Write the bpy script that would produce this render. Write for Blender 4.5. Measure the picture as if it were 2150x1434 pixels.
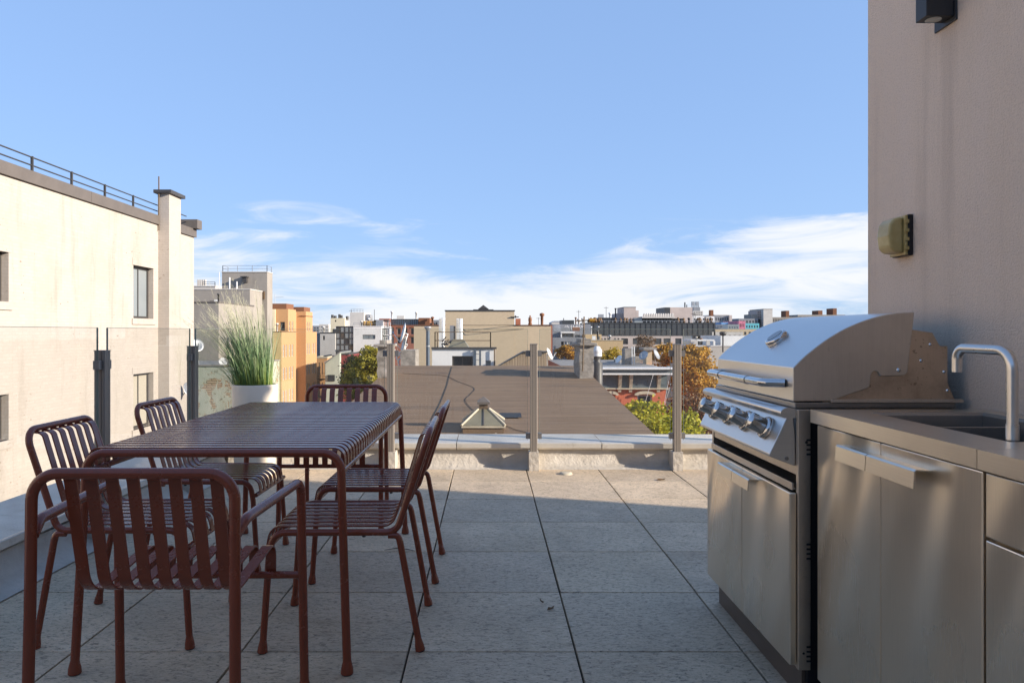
import bpy, bmesh, math, random
from mathutils import Vector, Matrix, noise as mnoise

R = math.radians
for o in list(bpy.data.objects):
    bpy.data.objects.remove(o)
scene = bpy.context.scene
C = scene.collection
random.seed(7)

# ------------------------------------------------------------------ camera
CAM_H, FOC, VPX, VPY = 1.144, 1545.0, 1026.0, 697.0      # eye height, focal length and vanishing point (photo pixels)
cam = bpy.data.cameras.new('camera')
cam_o = bpy.data.objects.new('camera', cam)
C.objects.link(cam_o)
cam_o.location = (0, 0, CAM_H)
cam_o.rotation_euler = (R(90), 0, 0)
cam.sensor_width = 36.0
cam.lens = FOC / 2150 * 36
cam.shift_x = (1075 - VPX) / 2150
cam.shift_y = -(717 - VPY) / 2150
cam.clip_start, cam.clip_end = 0.05, 4000
scene.camera = cam_o

# ------------------------------------------------------------------ light
SUN_AZ, SUN_EL = R(17.3), R(19.0)       # sun stands to the right and a little behind the camera
to_sun = Vector((math.cos(SUN_AZ) * math.cos(SUN_EL), -math.sin(SUN_AZ) * math.cos(SUN_EL), math.sin(SUN_EL)))
sun = bpy.data.lights.new('sun', 'SUN')
sun.energy, sun.angle, sun.color = 3.9, R(0.53), (1.0, 0.885, 0.745)
sun_o = bpy.data.objects.new('sun', sun)
C.objects.link(sun_o)
sun_o.rotation_euler = to_sun.to_track_quat('Z', 'Y').to_euler()
sun_o.location = to_sun * 60

world = bpy.data.worlds.new('World')
scene.world = world
world.use_nodes = True
wt = world.node_tree
wt.nodes.clear()
def WN(t, **k):
    n = wt.nodes.new(t)
    for a, b in k.items():
        setattr(n, a, b)
    return n
def wmath(op, a, b=None, c=None, clamp=False):
    n = WN('ShaderNodeMath', operation=op, use_clamp=clamp)
    for i, v in enumerate((a, b, c)):
        if v is None:
            continue
        if isinstance(v, (int, float)):
            n.inputs[i].default_value = v
        else:
            wt.links.new(v, n.inputs[i])
    return n.outputs[0]
sky = WN('ShaderNodeTexSky', sky_type='NISHITA', sun_disc=False)
sky.sun_elevation = SUN_EL
sky.sun_rotation = R(90) + SUN_AZ
sky.altitude, sky.air_density, sky.dust_density, sky.ozone_density = 10, 1.0, 0.25, 1.6
tc = WN('ShaderNodeTexCoord')
sep = WN('ShaderNodeSeparateXYZ')
wt.links.new(tc.outputs['Generated'], sep.inputs[0])
vx, vy, vz = sep.outputs
def cloud_noise(loc, rot, scl, detail, rough, dist):
    mp = WN('ShaderNodeMapping')
    wt.links.new(tc.outputs['Generated'], mp.inputs[0])
    mp.inputs['Location'].default_value = loc
    mp.inputs['Rotation'].default_value = (0, R(rot), 0)
    mp.inputs['Scale'].default_value = scl
    nz = WN('ShaderNodeTexNoise')
    nz.inputs['Scale'].default_value = 1.0
    nz.inputs['Detail'].default_value = detail
    nz.inputs['Roughness'].default_value = rough
    nz.inputs['Distortion'].default_value = dist
    wt.links.new(mp.outputs[0], nz.inputs['Vector'])
    return nz.outputs['Fac']
CLOUD_LOC = (0.2, 5.5, 0.0)
big = cloud_noise(CLOUD_LOC, 4, (2.6, 2.6, 11.0), 2, 0.5, 0.3)          # where the cloud fields lie
wisp = cloud_noise((1.3, 7.7, 2.0), 5, (5.5, 5.5, 30.0), 10, 0.64, 0.9)   # their torn edges
# cloud cover thins out upwards from the horizon
cover = WN('ShaderNodeMapRange', interpolation_type='SMOOTHSTEP')
for i, v in zip((1, 2, 3, 4), (-0.02, 0.245, 0.19, -0.35)):
    cover.inputs[i].default_value = v
wt.links.new(vz, cover.inputs[0])
dens = wmath('ADD', wmath('ADD', wmath('MULTIPLY', big, 0.95), wmath('MULTIPLY', wisp, 0.62)), cover.outputs[0])
cl = WN('ShaderNodeMapRange', interpolation_type='SMOOTHSTEP')
for i, v in zip((1, 2, 3, 4), (0.65, 0.92, 0.0, 0.95)):
    cl.inputs[i].default_value = v
wt.links.new(dens, cl.inputs[0])
SKY_STRENGTH = 0.15
gm = WN('ShaderNodeGamma')
gm.inputs[1].default_value = 0.30
wt.links.new(sky.outputs[0], gm.inputs[0])
tint = WN('ShaderNodeMix', data_type='RGBA', blend_type='MULTIPLY')
tint.inputs[0].default_value = 1.0
tint.inputs[7].default_value = (0.80, 1.13, 1.74, 1)
wt.links.new(gm.outputs[0], tint.inputs[6])
mixc = WN('ShaderNodeMix', data_type='RGBA')
wt.links.new(cl.outputs[0], mixc.inputs[0])
wt.links.new(tint.outputs[2], mixc.inputs[6])
mixc.inputs[7].default_value = (2.75, 2.80, 2.90, 1)
bg = WN('ShaderNodeBackground')
bg.inputs[1].default_value = SKY_STRENGTH
wt.links.new(mixc.outputs[2], bg.inputs[0])
wo = WN('ShaderNodeOutputWorld')
wt.links.new(bg.outputs[0], wo.inputs[0])

vs = scene.view_settings
vs.view_transform, vs.look, vs.gamma, vs.use_curve_mapping = 'Standard', 'None', 1.0, False
vs.exposure = 1.24
scene.render.engine = 'CYCLES'
cy = scene.cycles
cy.use_denoising = True
cy.max_bounces, cy.transparent_max_bounces, cy.glossy_bounces, cy.diffuse_bounces = 8, 16, 4, 3
cy.sample_clamp_indirect = 6
cy.caustics_reflective = False
cy.caustics_refractive = False

# ------------------------------------------------------------------ materials
MATS = {}
class NT:
    def __init__(s, name):
        s.m = bpy.data.materials.new(name)
        s.m.use_nodes = True
        s.t = s.m.node_tree
        s.b = s.t.nodes['Principled BSDF']
        s.out = s.t.nodes['Material Output']
        s.tc = None
        MATS[name] = s.m
    def n(s, t, **k):
        n = s.t.nodes.new(t)
        for a, b in k.items():
            setattr(n, a, b)
        return n
    def l(s, a, b):
        s.t.links.new(a, b)
    def set(s, sock, v):
        if isinstance(v, (int, float)):
            s.b.inputs[sock].default_value = v
        elif isinstance(v, tuple):
            s.b.inputs[sock].default_value = (*v, 1) if len(v) == 3 else v
        else:
            s.l(v, s.b.inputs[sock])
    def coord(s, stretch=(1, 1, 1), rnd=False, src='Object', loc=(0, 0, 0)):
        if s.tc is None:
            s.tc = s.n('ShaderNodeTexCoord')
        v = s.tc.outputs[src]
        if rnd:
            oi = s.n('ShaderNodeObjectInfo')
            mu = s.n('ShaderNodeVectorMath', operation='MULTIPLY_ADD')
            s.l(oi.outputs['Random'], mu.inputs[0])
            mu.inputs[1].default_value = (57.3, 31.7, 11.1)
            s.l(v, mu.inputs[2])
            v = mu.outputs[0]
        mp = s.n('ShaderNodeMapping')
        s.l(v, mp.inputs[0])
        mp.inputs['Scale'].default_value = stretch
        mp.inputs['Location'].default_value = loc
        return mp.outputs[0]
    def noise(s, scale, detail=4, rough=0.55, vec=None, dist=0.0):
        n = s.n('ShaderNodeTexNoise')
        n.inputs['Scale'].default_value = scale
        n.inputs['Detail'].default_value = detail
        n.inputs['Roughness'].default_value = rough
        n.inputs['Distortion'].default_value = dist
        s.l(vec if vec is not None else s.coord(), n.inputs['Vector'])
        return n.outputs['Fac']
    def ramp(s, fac, a, b, lo=0.0, hi=1.0):
        n = s.n('ShaderNodeMapRange')
        for i, v in zip((1, 2, 3, 4), (a, b, lo, hi)):
            n.inputs[i].default_value = v
        s.l(fac, n.inputs[0])
        return n.outputs[0]
    def mix(s, fac, a, b, mode='MIX'):
        n = s.n('ShaderNodeMix', data_type='RGBA', blend_type=mode)
        for i, v in ((0, fac), (6, a), (7, b)):
            if isinstance(v, (int, float)):
                n.inputs[i].default_value = v
            elif isinstance(v, tuple):
                n.inputs[i].default_value = (*v, 1)
            else:
                s.l(v, n.inputs[i])
        return n.outputs[2]
    def math(s, op, a, b):
        n = s.n('ShaderNodeMath', operation=op)
        for i, v in enumerate((a, b)):
            if isinstance(v, (int, float)):
                n.inputs[i].default_value = v
            else:
                s.l(v, n.inputs[i])
        return n.outputs[0]
    def bump(s, h, strength=0.3, dist=0.01, prev=None):
        n = s.n('ShaderNodeBump')
        n.inputs['Strength'].default_value = strength
        n.inputs['Distance'].default_value = dist
        s.l(h, n.inputs['Height'])
        if prev is not None:
            s.l(prev, n.inputs['Normal'])
        s.l(n.outputs[0], s.b.inputs['Normal'])
        return n.outputs[0]

def plain(name, col, rough=0.7, var=0.18, scale=1.5, metal=0.0, bump=0.0, bscale=40, stretch=(1, 1, 1), stain=0.0):
    t = NT(name)
    v = t.noise(scale, 6, 0.6, t.coord(stretch))
    c2 = tuple(c * (1 - var) for c in col)
    c1 = tuple(min(0.95, c * (1 + var * 0.6)) for c in col)
    c = t.mix(t.ramp(v, 0.32, 0.68), c2, c1)
    if stain:
        st = t.noise(0.6, 8, 0.7, t.coord((3, 3, 0.35)))
        c = t.mix(t.ramp(st, 0.52, 0.75, 0, stain), c, tuple(k * 0.45 for k in col))
    t.set('Base Color', c)
    t.set('Roughness', rough)
    t.set('Metallic', metal)
    if bump:
        t.bump(t.noise(bscale, 5, 0.6), bump, 0.01)
    return t.m

# terrace pavers
t = NT('paver')
vec = t.coord((1, 1, 1), rnd=True)
oi = t.n('ShaderNodeObjectInfo')
big = t.noise(2.0, 7, 0.65, vec, 0.5)
strk = t.noise(1.0, 8, 0.7, t.coord((38, 84, 50), rnd=True), 0.9)
pit = t.noise(1.0, 5, 0.6, t.coord((70, 150, 90), rnd=True), 0.5)
fine = t.noise(160, 3, 0.6, vec)
c = t.mix(t.ramp(big, 0.3, 0.7), (0.50, 0.385, 0.25), (0.78, 0.605, 0.41))
c = t.mix(t.ramp(oi.outputs['Random'], 0, 1, 0, 0.5), c, (0.42, 0.335, 0.245))
c = t.mix(t.ramp(strk, 0.44, 0.29, 0, 0.55), c, (0.88, 0.72, 0.53))
c = t.mix(t.ramp(strk, 0.52, 0.66, 0, 0.9), c, (0.13, 0.10, 0.072))
c = t.mix(t.ramp(pit, 0.58, 0.68, 0, 0.8), c, (0.10, 0.078, 0.06))
rust = t.noise(1.1, 5, 0.65, t.coord((1, 1.6, 1), rnd=True), 0.8)
c = t.mix(t.ramp(rust, 0.55, 0.78, 0, 0.5), c, (0.28, 0.185, 0.10))
dark = t.noise(0.8, 5, 0.6, t.coord((1, 1, 1), rnd=True, loc=(4, 4, 4)), 0.6)
c = t.mix(t.ramp(dark, 0.54, 0.76, 0, 0.5), c, (0.25, 0.195, 0.14))
t.set('Base Color', c)
t.set('Roughness', t.ramp(strk, 0.3, 0.7, 0.5, 0.75))
b0 = t.bump(strk, 0.8, 0.008)
t.bump(fine, 0.3, 0.002, t.bump(pit, 0.4, 0.004, b0))

plain('grout_bed', (0.02, 0.02, 0.02), 0.9)
# membrane-coated parapet
t = NT('parapet_coat')
v1 = t.noise(3, 7, 0.65)
v2 = t.noise(28, 5, 0.6)
c = t.mix(t.ramp(v1, 0.3, 0.7), (0.38, 0.34, 0.285), (0.56, 0.515, 0.45))
c = t.mix(t.ramp(t.noise(1.4, 8, 0.7, t.coord((1, 1, 5))), 0.52, 0.74, 0, 0.6), c, (0.20, 0.185, 0.16))
t.set('Base Color', c); t.set('Roughness', 0.8)
t.bump(v2, 0.7, 0.012, t.bump(v1, 0.5, 0.03))
t = NT('coping')
v1 = t.noise(2.4, 8, 0.65, t.coord(rnd=True))
c = t.mix(t.ramp(v1, 0.32, 0.68), (0.56, 0.51, 0.44), (0.74, 0.69, 0.61))
c = t.mix(t.ramp(t.noise(9, 8, 0.7), 0.55, 0.72, 0, 0.5), c, (0.30, 0.235, 0.15))
t.set('Base Color', c); t.set('Roughness', 0.75)
t.bump(t.noise(60, 5, 0.6), 0.25, 0.006)

# powder-coated furniture
t = NT('iron_red')
v = t.noise(300, 2, 0.5)
t.set('Base Color', t.mix(t.ramp(t.noise(5, 4), 0.3, 0.7), (0.185, 0.040, 0.018), (0.215, 0.048, 0.022)))
t.set('Roughness', t.ramp(t.noise(11, 6, 0.65), 0.35, 0.7, 0.20, 0.31))
t.b.inputs['Specular IOR Level'].default_value = 0.5
t.bump(v, 0.06, 0.001)
plain('rubber', (0.012, 0.012, 0.013), 0.6)

def steel(name, base, rough, axis, wave=0.0, stain=0.0):
    t = NT(name)
    st = {'z': (500, 500, 9), 'y': (500, 9, 500), 'x': (9, 500, 500)}[axis]
    br = t.noise(1.0, 2, 0.5, t.coord(st))
    c = t.mix(t.ramp(br, 0.3, 0.7), tuple(k * 0.93 for k in base), base)
    sm = t.noise(2.2, 3, 0.5)
    c = t.mix(t.ramp(sm, 0.5, 0.8, 0, 0.10), c, (base[0] * 0.7, base[1] * 0.66, base[2] * 0.6))
    if stain:
        r = t.noise(7, 9, 0.72)
        c = t.mix(t.ramp(r, 0.46, 0.70, 0, stain), c, (0.11, 0.065, 0.035))
        sp = t.noise(60, 3, 0.5)
        c = t.mix(t.ramp(sp, 0.66, 0.70, 0, stain), c, (0.05, 0.03, 0.018))
    t.set('Base Color', c)
    t.set('Metallic', 1.0)
    rr = t.math('ADD', t.ramp(br, 0.25, 0.75, rough * 0.98, rough * 1.02), t.ramp(t.noise(2.5, 2, 0.5), 0.40, 0.70, 0.0, 0.06))
    t.set('Roughness', rr)
    if wave:
        mp = t.n('ShaderNodeMapping')
        mr = t.n('ShaderNodeMapping')
        mr.inputs['Rotation'].default_value = (R(-20), 0, 0)
        t.l(t.coord(), mr.inputs[0])
        mp.inputs['Scale'].default_value = (1, 4.6, 0.8)
        t.l(mr.outputs[0], mp.inputs[0])
        w = t.noise(1.0, 0, 0.4, mp.outputs[0], 0.35)
        t.bump(w, min(1.0, wave), 0.085)
    return t.m
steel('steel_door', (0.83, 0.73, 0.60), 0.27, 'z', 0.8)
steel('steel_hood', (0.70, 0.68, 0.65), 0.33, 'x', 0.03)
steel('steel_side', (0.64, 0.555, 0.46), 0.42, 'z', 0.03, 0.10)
steel('steel_counter', (0.80, 0.72, 0.61), 0.29, 'y', 0.05)
steel('steel_rust', (0.62, 0.47, 0.34), 0.42, 'z', 0.05, 0.45)
steel('steel_dark', (0.36, 0.34, 0.32), 0.35, 'z', 0.03)
t = NT('chrome'); t.set('Base Color', (0.56, 0.55, 0.54)); t.set('Metallic', 1.0)
t.set('Roughness', t.ramp(t.noise(14, 5, 0.6), 0.3, 0.7, 0.05, 0.16))
t = NT('brushed_tube'); t.set('Base Color', (0.62, 0.59, 0.55)); t.set('Metallic', 1.0)
t.set('Roughness', t.ramp(t.noise(40, 5, 0.6), 0.3, 0.7, 0.26, 0.36))
plain('black_gap', (0.006, 0.006, 0.007), 0.6)  # black parts; also paints the dark of gaps and holes
plain('toe_black', (0.012, 0.013, 0.018), 0.35)
plain('toe_steel', (0.20, 0.16, 0.135), 0.4, metal=0.8)

# render on the bulkhead
t = NT('stucco')
v1 = t.noise(0.9, 6, 0.6, t.coord((1, 1.2, 0.6)))
v2 = t.noise(1.2, 7, 0.6, t.coord((5, 5, 0.35)))
c = t.mix(t.ramp(v1, 0.3, 0.7), (0.74, 0.57, 0.43), (0.82, 0.645, 0.50))
c = t.mix(t.ramp(v2, 0.5, 0.72, 0, 0.3), c, (0.80, 0.64, 0.54))
c = t.mix(t.ramp(v2, 0.46, 0.30, 0, 0.35), c, (0.44, 0.315, 0.235))
c = t.mix(t.ramp(t.noise(130, 4, 0.7), 0.5, 0.68, 0, 0.30), c, (0.42, 0.315, 0.235))
t.set('Base Color', c); t.set('Roughness', 0.9)
t.bump(t.noise(160, 4, 0.65), 0.9, 0.006, t.bump(t.noise(9, 5, 0.6, t.coord((1, 1, 0.35))), 0.35, 0.02))

# painted brick of the pale neighbour
def painted_brick(name, base, dirt, mortar, bw=0.21, bh=0.075, axis='YZ', bumpk=0.5, spots=True, stainamt=0.35, spotcol=(0.17, 0.10, 0.06), big=0.3):
    t = NT(name)
    tcn = t.coord()
    sp = t.n('ShaderNodeSeparateXYZ'); t.l(tcn, sp.inputs[0])
    cb = t.n('ShaderNodeCombineXYZ')
    sm = t.math('ADD', sp.outputs[0], sp.outputs[1])
    t.l(sm, cb.inputs[0]); t.l(sp.outputs[2], cb.inputs[1])
    br = t.n('ShaderNodeTexBrick')
    t.l(cb.outputs[0], br.inputs['Vector'])
    br.inputs['Color1'].default_value = (*base, 1)
    br.inputs['Color2'].default_value = (*[k * 0.93 for k in base], 1)
    br.inputs['Mortar'].default_value = (*mortar, 1)
    br.inputs['Scale'].default_value = 1.0
    br.inputs['Mortar Size'].default_value = 0.008
    br.inputs['Mortar Smooth'].default_value = 0.3
    br.inputs['Brick Width'].default_value = bw
    br.inputs['Row Height'].default_value = bh
    c = br.outputs['Color']
    st = t.noise(0.35, 8, 0.68, t.coord((1, 1, 0.8)), 0.3)
    c = t.mix(t.ramp(st, 0.5, 0.74, 0, stainamt), c, dirt)
    st2 = t.noise(1.1, 7, 0.7, t.coord((2.2, 2.2, 0.3)))
    c = t.mix(t.ramp(st2, 0.55, 0.78, 0, stainamt), c, tuple(k * 0.8 for k in dirt))
    if spots:
        s3 = t.noise(9, 3, 0.6, t.coord((1, 1, 1.6)))
        m3 = t.ramp(t.noise(0.5, 3, 0.5), 0.44, 0.6)
        c = t.mix(t.math('MULTIPLY', t.ramp(s3, 0.66, 0.70), m3), c, spotcol)
    t.set('Base Color', c); t.set('Roughness', 0.85)
    inv = t.math('SUBTRACT', 1.0, br.outputs['Fac'])
    t.bump(t.noise(18, 5, 0.6), 0.25, 0.02, t.bump(inv, bumpk, 0.012))
    return t.m
painted_brick('pale_brick', (0.47, 0.420, 0.372), (0.33, 0.292, 0.235), (0.425, 0.378, 0.328), stainamt=0.65, bumpk=0.22)
painted_brick('orange_brick', (0.54, 0.30, 0.135), (0.44, 0.24, 0.11), (0.46, 0.30, 0.17), spots=False, bumpk=0.2, stainamt=0.3)
painted_brick('brown_brick', (0.21, 0.085, 0.04), (0.15, 0.06, 0.03), (0.22, 0.11, 0.06), spots=False, bumpk=0.2)
painted_brick('red_brick', (0.34, 0.115, 0.07), (0.24, 0.085, 0.055), (0.34, 0.2, 0.15), spots=False, bumpk=0.3)
painted_brick('red_paint', (0.54, 0.145, 0.075), (0.44, 0.115, 0.065), (0.50, 0.14, 0.08), spots=False, bumpk=0.3)
painted_brick('tan_wall', (0.57, 0.455, 0.305), (0.44, 0.345, 0.235), (0.53, 0.42, 0.29), spots=False, bumpk=0.1, stainamt=0.35)
painted_brick('yellow_tan', (0.55, 0.40, 0.22), (0.42, 0.30, 0.16), (0.5, 0.37, 0.21), spots=False, bumpk=0.15)
plain('ochre_wall', (0.52, 0.41, 0.20), 0.85, 0.2, 0.6, stain=0.4)
plain('grey_render', (0.31, 0.28, 0.245), 0.9, 0.12, 0.5, stain=0.35)
plain('grey_render_light', (0.52, 0.49, 0.45), 0.9, 0.1, 0.5, stain=0.2)
plain('cream_wall', (0.70, 0.62, 0.44), 0.85, 0.08, 0.7, stain=0.15)
plain('pale_concrete', (0.56, 0.53, 0.49), 0.85, 0.1, 0.6, stain=0.2)
plain('white_paint', (0.76, 0.75, 0.73), 0.7, 0.08, 0.8, stain=0.15)
plain('blue_grey', (0.24, 0.25, 0.27), 0.8, 0.15, 0.5, stain=0.2)
plain('pinkish', (0.50, 0.42, 0.38), 0.85, 0.12, 0.5)
plain('dark_cladding', (0.045, 0.05, 0.055), 0.5, 0.25, 0.8)
plain('dark_metal', (0.055, 0.052, 0.052), 0.5, 0.2, 3)
plain('fascia_metal', (0.135, 0.115, 0.10), 0.5, 0.12, 2)
plain('galv', (0.42, 0.43, 0.44), 0.45, 0.2, 4, metal=0.6)
plain('white_metal', (0.74, 0.74, 0.73), 0.45, 0.08, 4)
plain('blue_pipe', (0.10, 0.13, 0.17), 0.45, 0.2, 4, metal=0.3)
plain('rust_rail', (0.14, 0.09, 0.05), 0.7, 0.3, 6)
plain('old_render', (0.30, 0.27, 0.24), 0.95, 0.45, 5, bump=0.9, bscale=14)
plain('cornice_blue', (0.11, 0.14, 0.155), 0.6, 0.2, 3)
plain('cornice_tan', (0.50, 0.44, 0.33), 0.7, 0.2, 5)
plain('wood_plank', (0.36, 0.27, 0.18), 0.8, 0.35, 2, stretch=(8, 8, 0.6))
plain('sage', (0.46, 0.50, 0.42), 0.8, 0.1, 1)
plain('maroon', (0.22, 0.035, 0.035), 0.7, 0.2, 2)
plain('sky_blue_paint', (0.16, 0.33, 0.58), 0.6, 0.2, 1.2)
plain('teal_paint', (0.10, 0.42, 0.48), 0.6, 0.2, 1.2)
plain('pink_paint', (0.55, 0.18, 0.26), 0.6, 0.3, 1.2)
plain('frame_dark', (0.05, 0.046, 0.044), 0.4)
plain('frame_light', (0.62, 0.58, 0.52), 0.6)
plain('gravel_roof', (0.24, 0.23, 0.22), 0.95, 0.3, 2)
plain('asphalt', (0.05, 0.05, 0.052), 0.9, 0.3, 0.2)
plain('pot_white', (0.80, 0.70, 0.57), 0.6, 0.07, 5)
plain('soil', (0.04, 0.028, 0.02), 0.95)
plain('anodised', (0.27, 0.235, 0.20), 0.45, 0.05, 3, metal=0.25, stretch=(8, 8, 0.2))
plain('clamp_metal', (0.26, 0.25, 0.245), 0.4, 0.1, 6, metal=0.7)
plain('black_sconce', (0.022, 0.023, 0.025), 0.5, 0.1, 5)
plain('cable_black', (0.015, 0.014, 0.013), 0.6)
t = NT('sconce_lens'); t.set('Base Color', (0.55, 0.55, 0.52)); t.set('Roughness', 0.25)
t = NT('bubble_plastic')
t.set('Base Color', t.mix(t.ramp(t.noise(14, 5), 0.35, 0.7), (0.46, 0.34, 0.12), (0.60, 0.48, 0.22)))
t.set('Roughness', 0.3); t.set('Alpha', 0.9)
t = NT('bark'); t.set('Base Color', t.mix(t.noise(6, 6, 0.6, t.coord((4, 4, 1))), (0.05, 0.035, 0.025), (0.13, 0.10, 0.075))); t.set('Roughness', 0.95)

# rolled tar roof
t = NT('tar_roof')
lines = t.n('ShaderNodeTexWave', wave_type='BANDS', bands_direction='Y')
lines.inputs['Scale'].default_value = 0.5
lines.inputs['Distortion'].default_value = 6.0
lines.inputs['Detail'].default_value = 3
t.l(t.coord((0.12, 1, 1)), lines.inputs['Vector'])
s1 = t.noise(1.6, 8, 0.7, t.coord((0.25, 4.5, 1)))
s2 = t.noise(0.4, 6, 0.6)
c = t.mix(t.ramp(s1, 0.34, 0.68), (0.12, 0.073, 0.038), (0.245, 0.158, 0.092))
c = t.mix(t.ramp(s2, 0.4, 0.75, 0, 0.5), c, (0.22, 0.148, 0.088))
ptch = t.noise(0.55, 4, 0.6, t.coord((0.5, 1.4, 1), loc=(3, 1, 0)))
c = t.mix(t.ramp(ptch, 0.60, 0.66, 0, 0.4), c, (0.07, 0.05, 0.035))
c = t.mix(t.ramp(lines.outputs['Fac'], 0.94, 1.0, 0, 0.35), c, (0.07, 0.052, 0.038))
c = t.mix(t.ramp(t.noise(16, 3, 0.5), 0.73, 0.76, 0, 0.8), c, (0.45, 0.41, 0.36))
t.set('Base Color', c); t.set('Roughness', 0.85)
t.bump(s1, 0.3, 0.02, t.bump(t.noise(90, 3), 0.3, 0.006))

# peeling stucco
t = NT('peeling_green')
p1 = t.noise(1.3, 8, 0.72, t.coord((1, 1, 0.8)), 0.4)
br = t.n('ShaderNodeTexBrick')
sp = t.n('ShaderNodeSeparateXYZ'); t.l(t.coord(), sp.inputs[0])
cb = t.n('ShaderNodeCombineXYZ'); t.l(t.math('ADD', sp.outputs[0], sp.outputs[1]), cb.inputs[0]); t.l(sp.outputs[2], cb.inputs[1])
t.l(cb.outputs[0], br.inputs['Vector'])
br.inputs['Scale'].default_value = 1.0
br.inputs['Brick Width'].default_value = 0.6; br.inputs['Row Height'].default_value = 0.13
br.inputs['Mortar Size'].default_value = 0.03
br.inputs['Color1'].default_value = (0.55, 0.42, 0.27, 1); br.inputs['Color2'].default_value = (0.46, 0.31, 0.18, 1)
br.inputs['Mortar'].default_value = (0.22, 0.17, 0.11, 1)
gr = t.mix(t.ramp(t.noise(1.5, 6), 0.3, 0.7), (0.40, 0.43, 0.32), (0.52, 0.53, 0.42))
gr = t.mix(t.ramp(t.noise(3.2, 5, 0.65), 0.60, 0.64, 0, 0.9), gr, (0.13, 0.11, 0.06))
t.set('Base Color', t.mix(t.ramp(p1, 0.55, 0.56), gr, br.outputs['Color']))
t.set('Roughness', 0.9)
t.bump(t.ramp(p1, 0.55, 0.535), 0.6, 0.05)

# glass
def clear_glass(name, tint, haze, ior=1.45):
    t = NT(name)
    tr = t.n('ShaderNodeBsdfTransparent'); tr.inputs[0].default_value = (*tint, 1)
    gl = t.n('ShaderNodeBsdfGlossy'); gl.inputs['Roughness'].default_value = 0.01
    di = t.n('ShaderNodeBsdfDiffuse'); di.inputs[0].default_value = (0.62, 0.60, 0.55, 1)
    fr = t.n('ShaderNodeFresnel')
    bf = t.n('ShaderNodeNewGeometry').outputs['Backfacing']
    t.l(t.ramp(bf, 0, 1, ior, 1 / ior), fr.inputs[0])
    m1 = t.n('ShaderNodeMixShader'); m2 = t.n('ShaderNodeMixShader')
    t.l(t.ramp(t.noise(1.4, 6, 0.7, t.coord((2, 2, 0.5))), 0.35, 0.75, haze * 0.5, haze * 1.5), m1.inputs[0])
    t.l(tr.outputs[0], m1.inputs[1]); t.l(di.outputs[0], m1.inputs[2])
    t.l(fr.outputs[0], m2.inputs[0]); t.l(m1.outputs[0], m2.inputs[1]); t.l(gl.outputs[0], m2.inputs[2])
    t.l(m2.outputs[0], t.out.inputs[0])
    return t.m
clear_glass('railing_glass', (0.972, 0.978, 0.97), 0.014)
t = NT('glass_edge'); t.set('Base Color', (0.20, 0.25, 0.22)); t.set('Roughness', 0.2)
t = NT('window_glass')
t.set('Base Color', t.mix(t.noise(0.8, 3, 0.5, t.coord(rnd=True)), (0.02, 0.024, 0.03), (0.07, 0.075, 0.08)))
t.set('Roughness', 0.06); t.b.inputs['IOR'].default_value = 1.6
t = NT('window_glass_pale')
t.set('Base Color', t.mix(t.noise(0.8, 3, 0.5, t.coord(rnd=True)), (0.16, 0.19, 0.21), (0.30, 0.33, 0.34)))
t.set('Roughness', 0.08); t.b.inputs['IOR'].default_value = 1.6
t = NT('skylight_glass')
t.set('Base Color', t.mix(t.noise(4, 5, 0.6), (0.13, 0.115, 0.075), (0.26, 0.235, 0.16))); t.set('Roughness', 0.3)
t = NT('blind'); t.set('Base Color', (0.42, 0.38, 0.31)); t.set('Roughness', 0.8)

def leafmat(name, a, b, tr=0.35):
    t = NT(name)
    g = t.n('ShaderNodeNewGeometry')
    big = t.noise(0.9, 3, 0.5)
    f = t.math('ADD', t.math('MULTIPLY', g.outputs['Random Per Island'], 0.6), t.ramp(big, 0.3, 0.7, 0, 0.4))
    c = t.mix(f, a, b)
    t.set('Base Color', c); t.set('Roughness', 0.65)
    ts = t.n('ShaderNodeBsdfTranslucent'); t.l(c, ts.inputs[0])
    ms = t.n('ShaderNodeMixShader'); ms.inputs[0].default_value = tr
    t.l(t.b.outputs[0], ms.inputs[1]); t.l(ts.outputs[0], ms.inputs[2]); t.l(ms.outputs[0], t.out.inputs[0])
    return t.m
leafmat('leaf_yellowgreen', (0.15, 0.19, 0.012), (0.62, 0.55, 0.03))
leafmat('leaf_green', (0.09, 0.11, 0.014), (0.50, 0.41, 0.035))
leafmat('leaf_yellow', (0.32, 0.22, 0.012), (0.55, 0.40, 0.02))
leafmat('leaf_orange', (0.17, 0.08, 0.014), (0.74, 0.42, 0.045))
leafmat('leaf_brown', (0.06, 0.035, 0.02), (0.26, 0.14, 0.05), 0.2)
leafmat('leaf_conifer', (0.02, 0.035, 0.015), (0.06, 0.08, 0.03), 0.1)
# ornamental grass: green at the foot, straw-pale at the tip, straight from the plant
t = NT('grass_blade')
at = t.n('ShaderNodeAttribute', attribute_name='along')
g = t.n('ShaderNodeNewGeometry')
green = t.mix(g.outputs['Random Per Island'], (0.10, 0.20, 0.025), (0.34, 0.40, 0.05))
mid = t.mix(g.outputs['Random Per Island'], (0.10, 0.22, 0.10), (0.30, 0.40, 0.20))
tip = t.mix(g.outputs['Random Per Island'], (0.38, 0.38, 0.24), (0.60, 0.56, 0.42))
c = t.mix(t.ramp(at.outputs['Fac'], 0.05, 0.5), green, mid)
c = t.mix(t.ramp(at.outputs['Fac'], 0.6, 1.0), c, tip)
t.set('Base Color', c); t.set('Roughness', 0.6)
ts = t.n('ShaderNodeBsdfTranslucent'); t.l(c, ts.inputs[0])
ms = t.n('ShaderNodeMixShader'); ms.inputs[0].default_value = 0.3
t.l(t.b.outputs[0], ms.inputs[1]); t.l(ts.outputs[0], ms.inputs[2]); t.l(ms.outputs[0], t.out.inputs[0])

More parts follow.
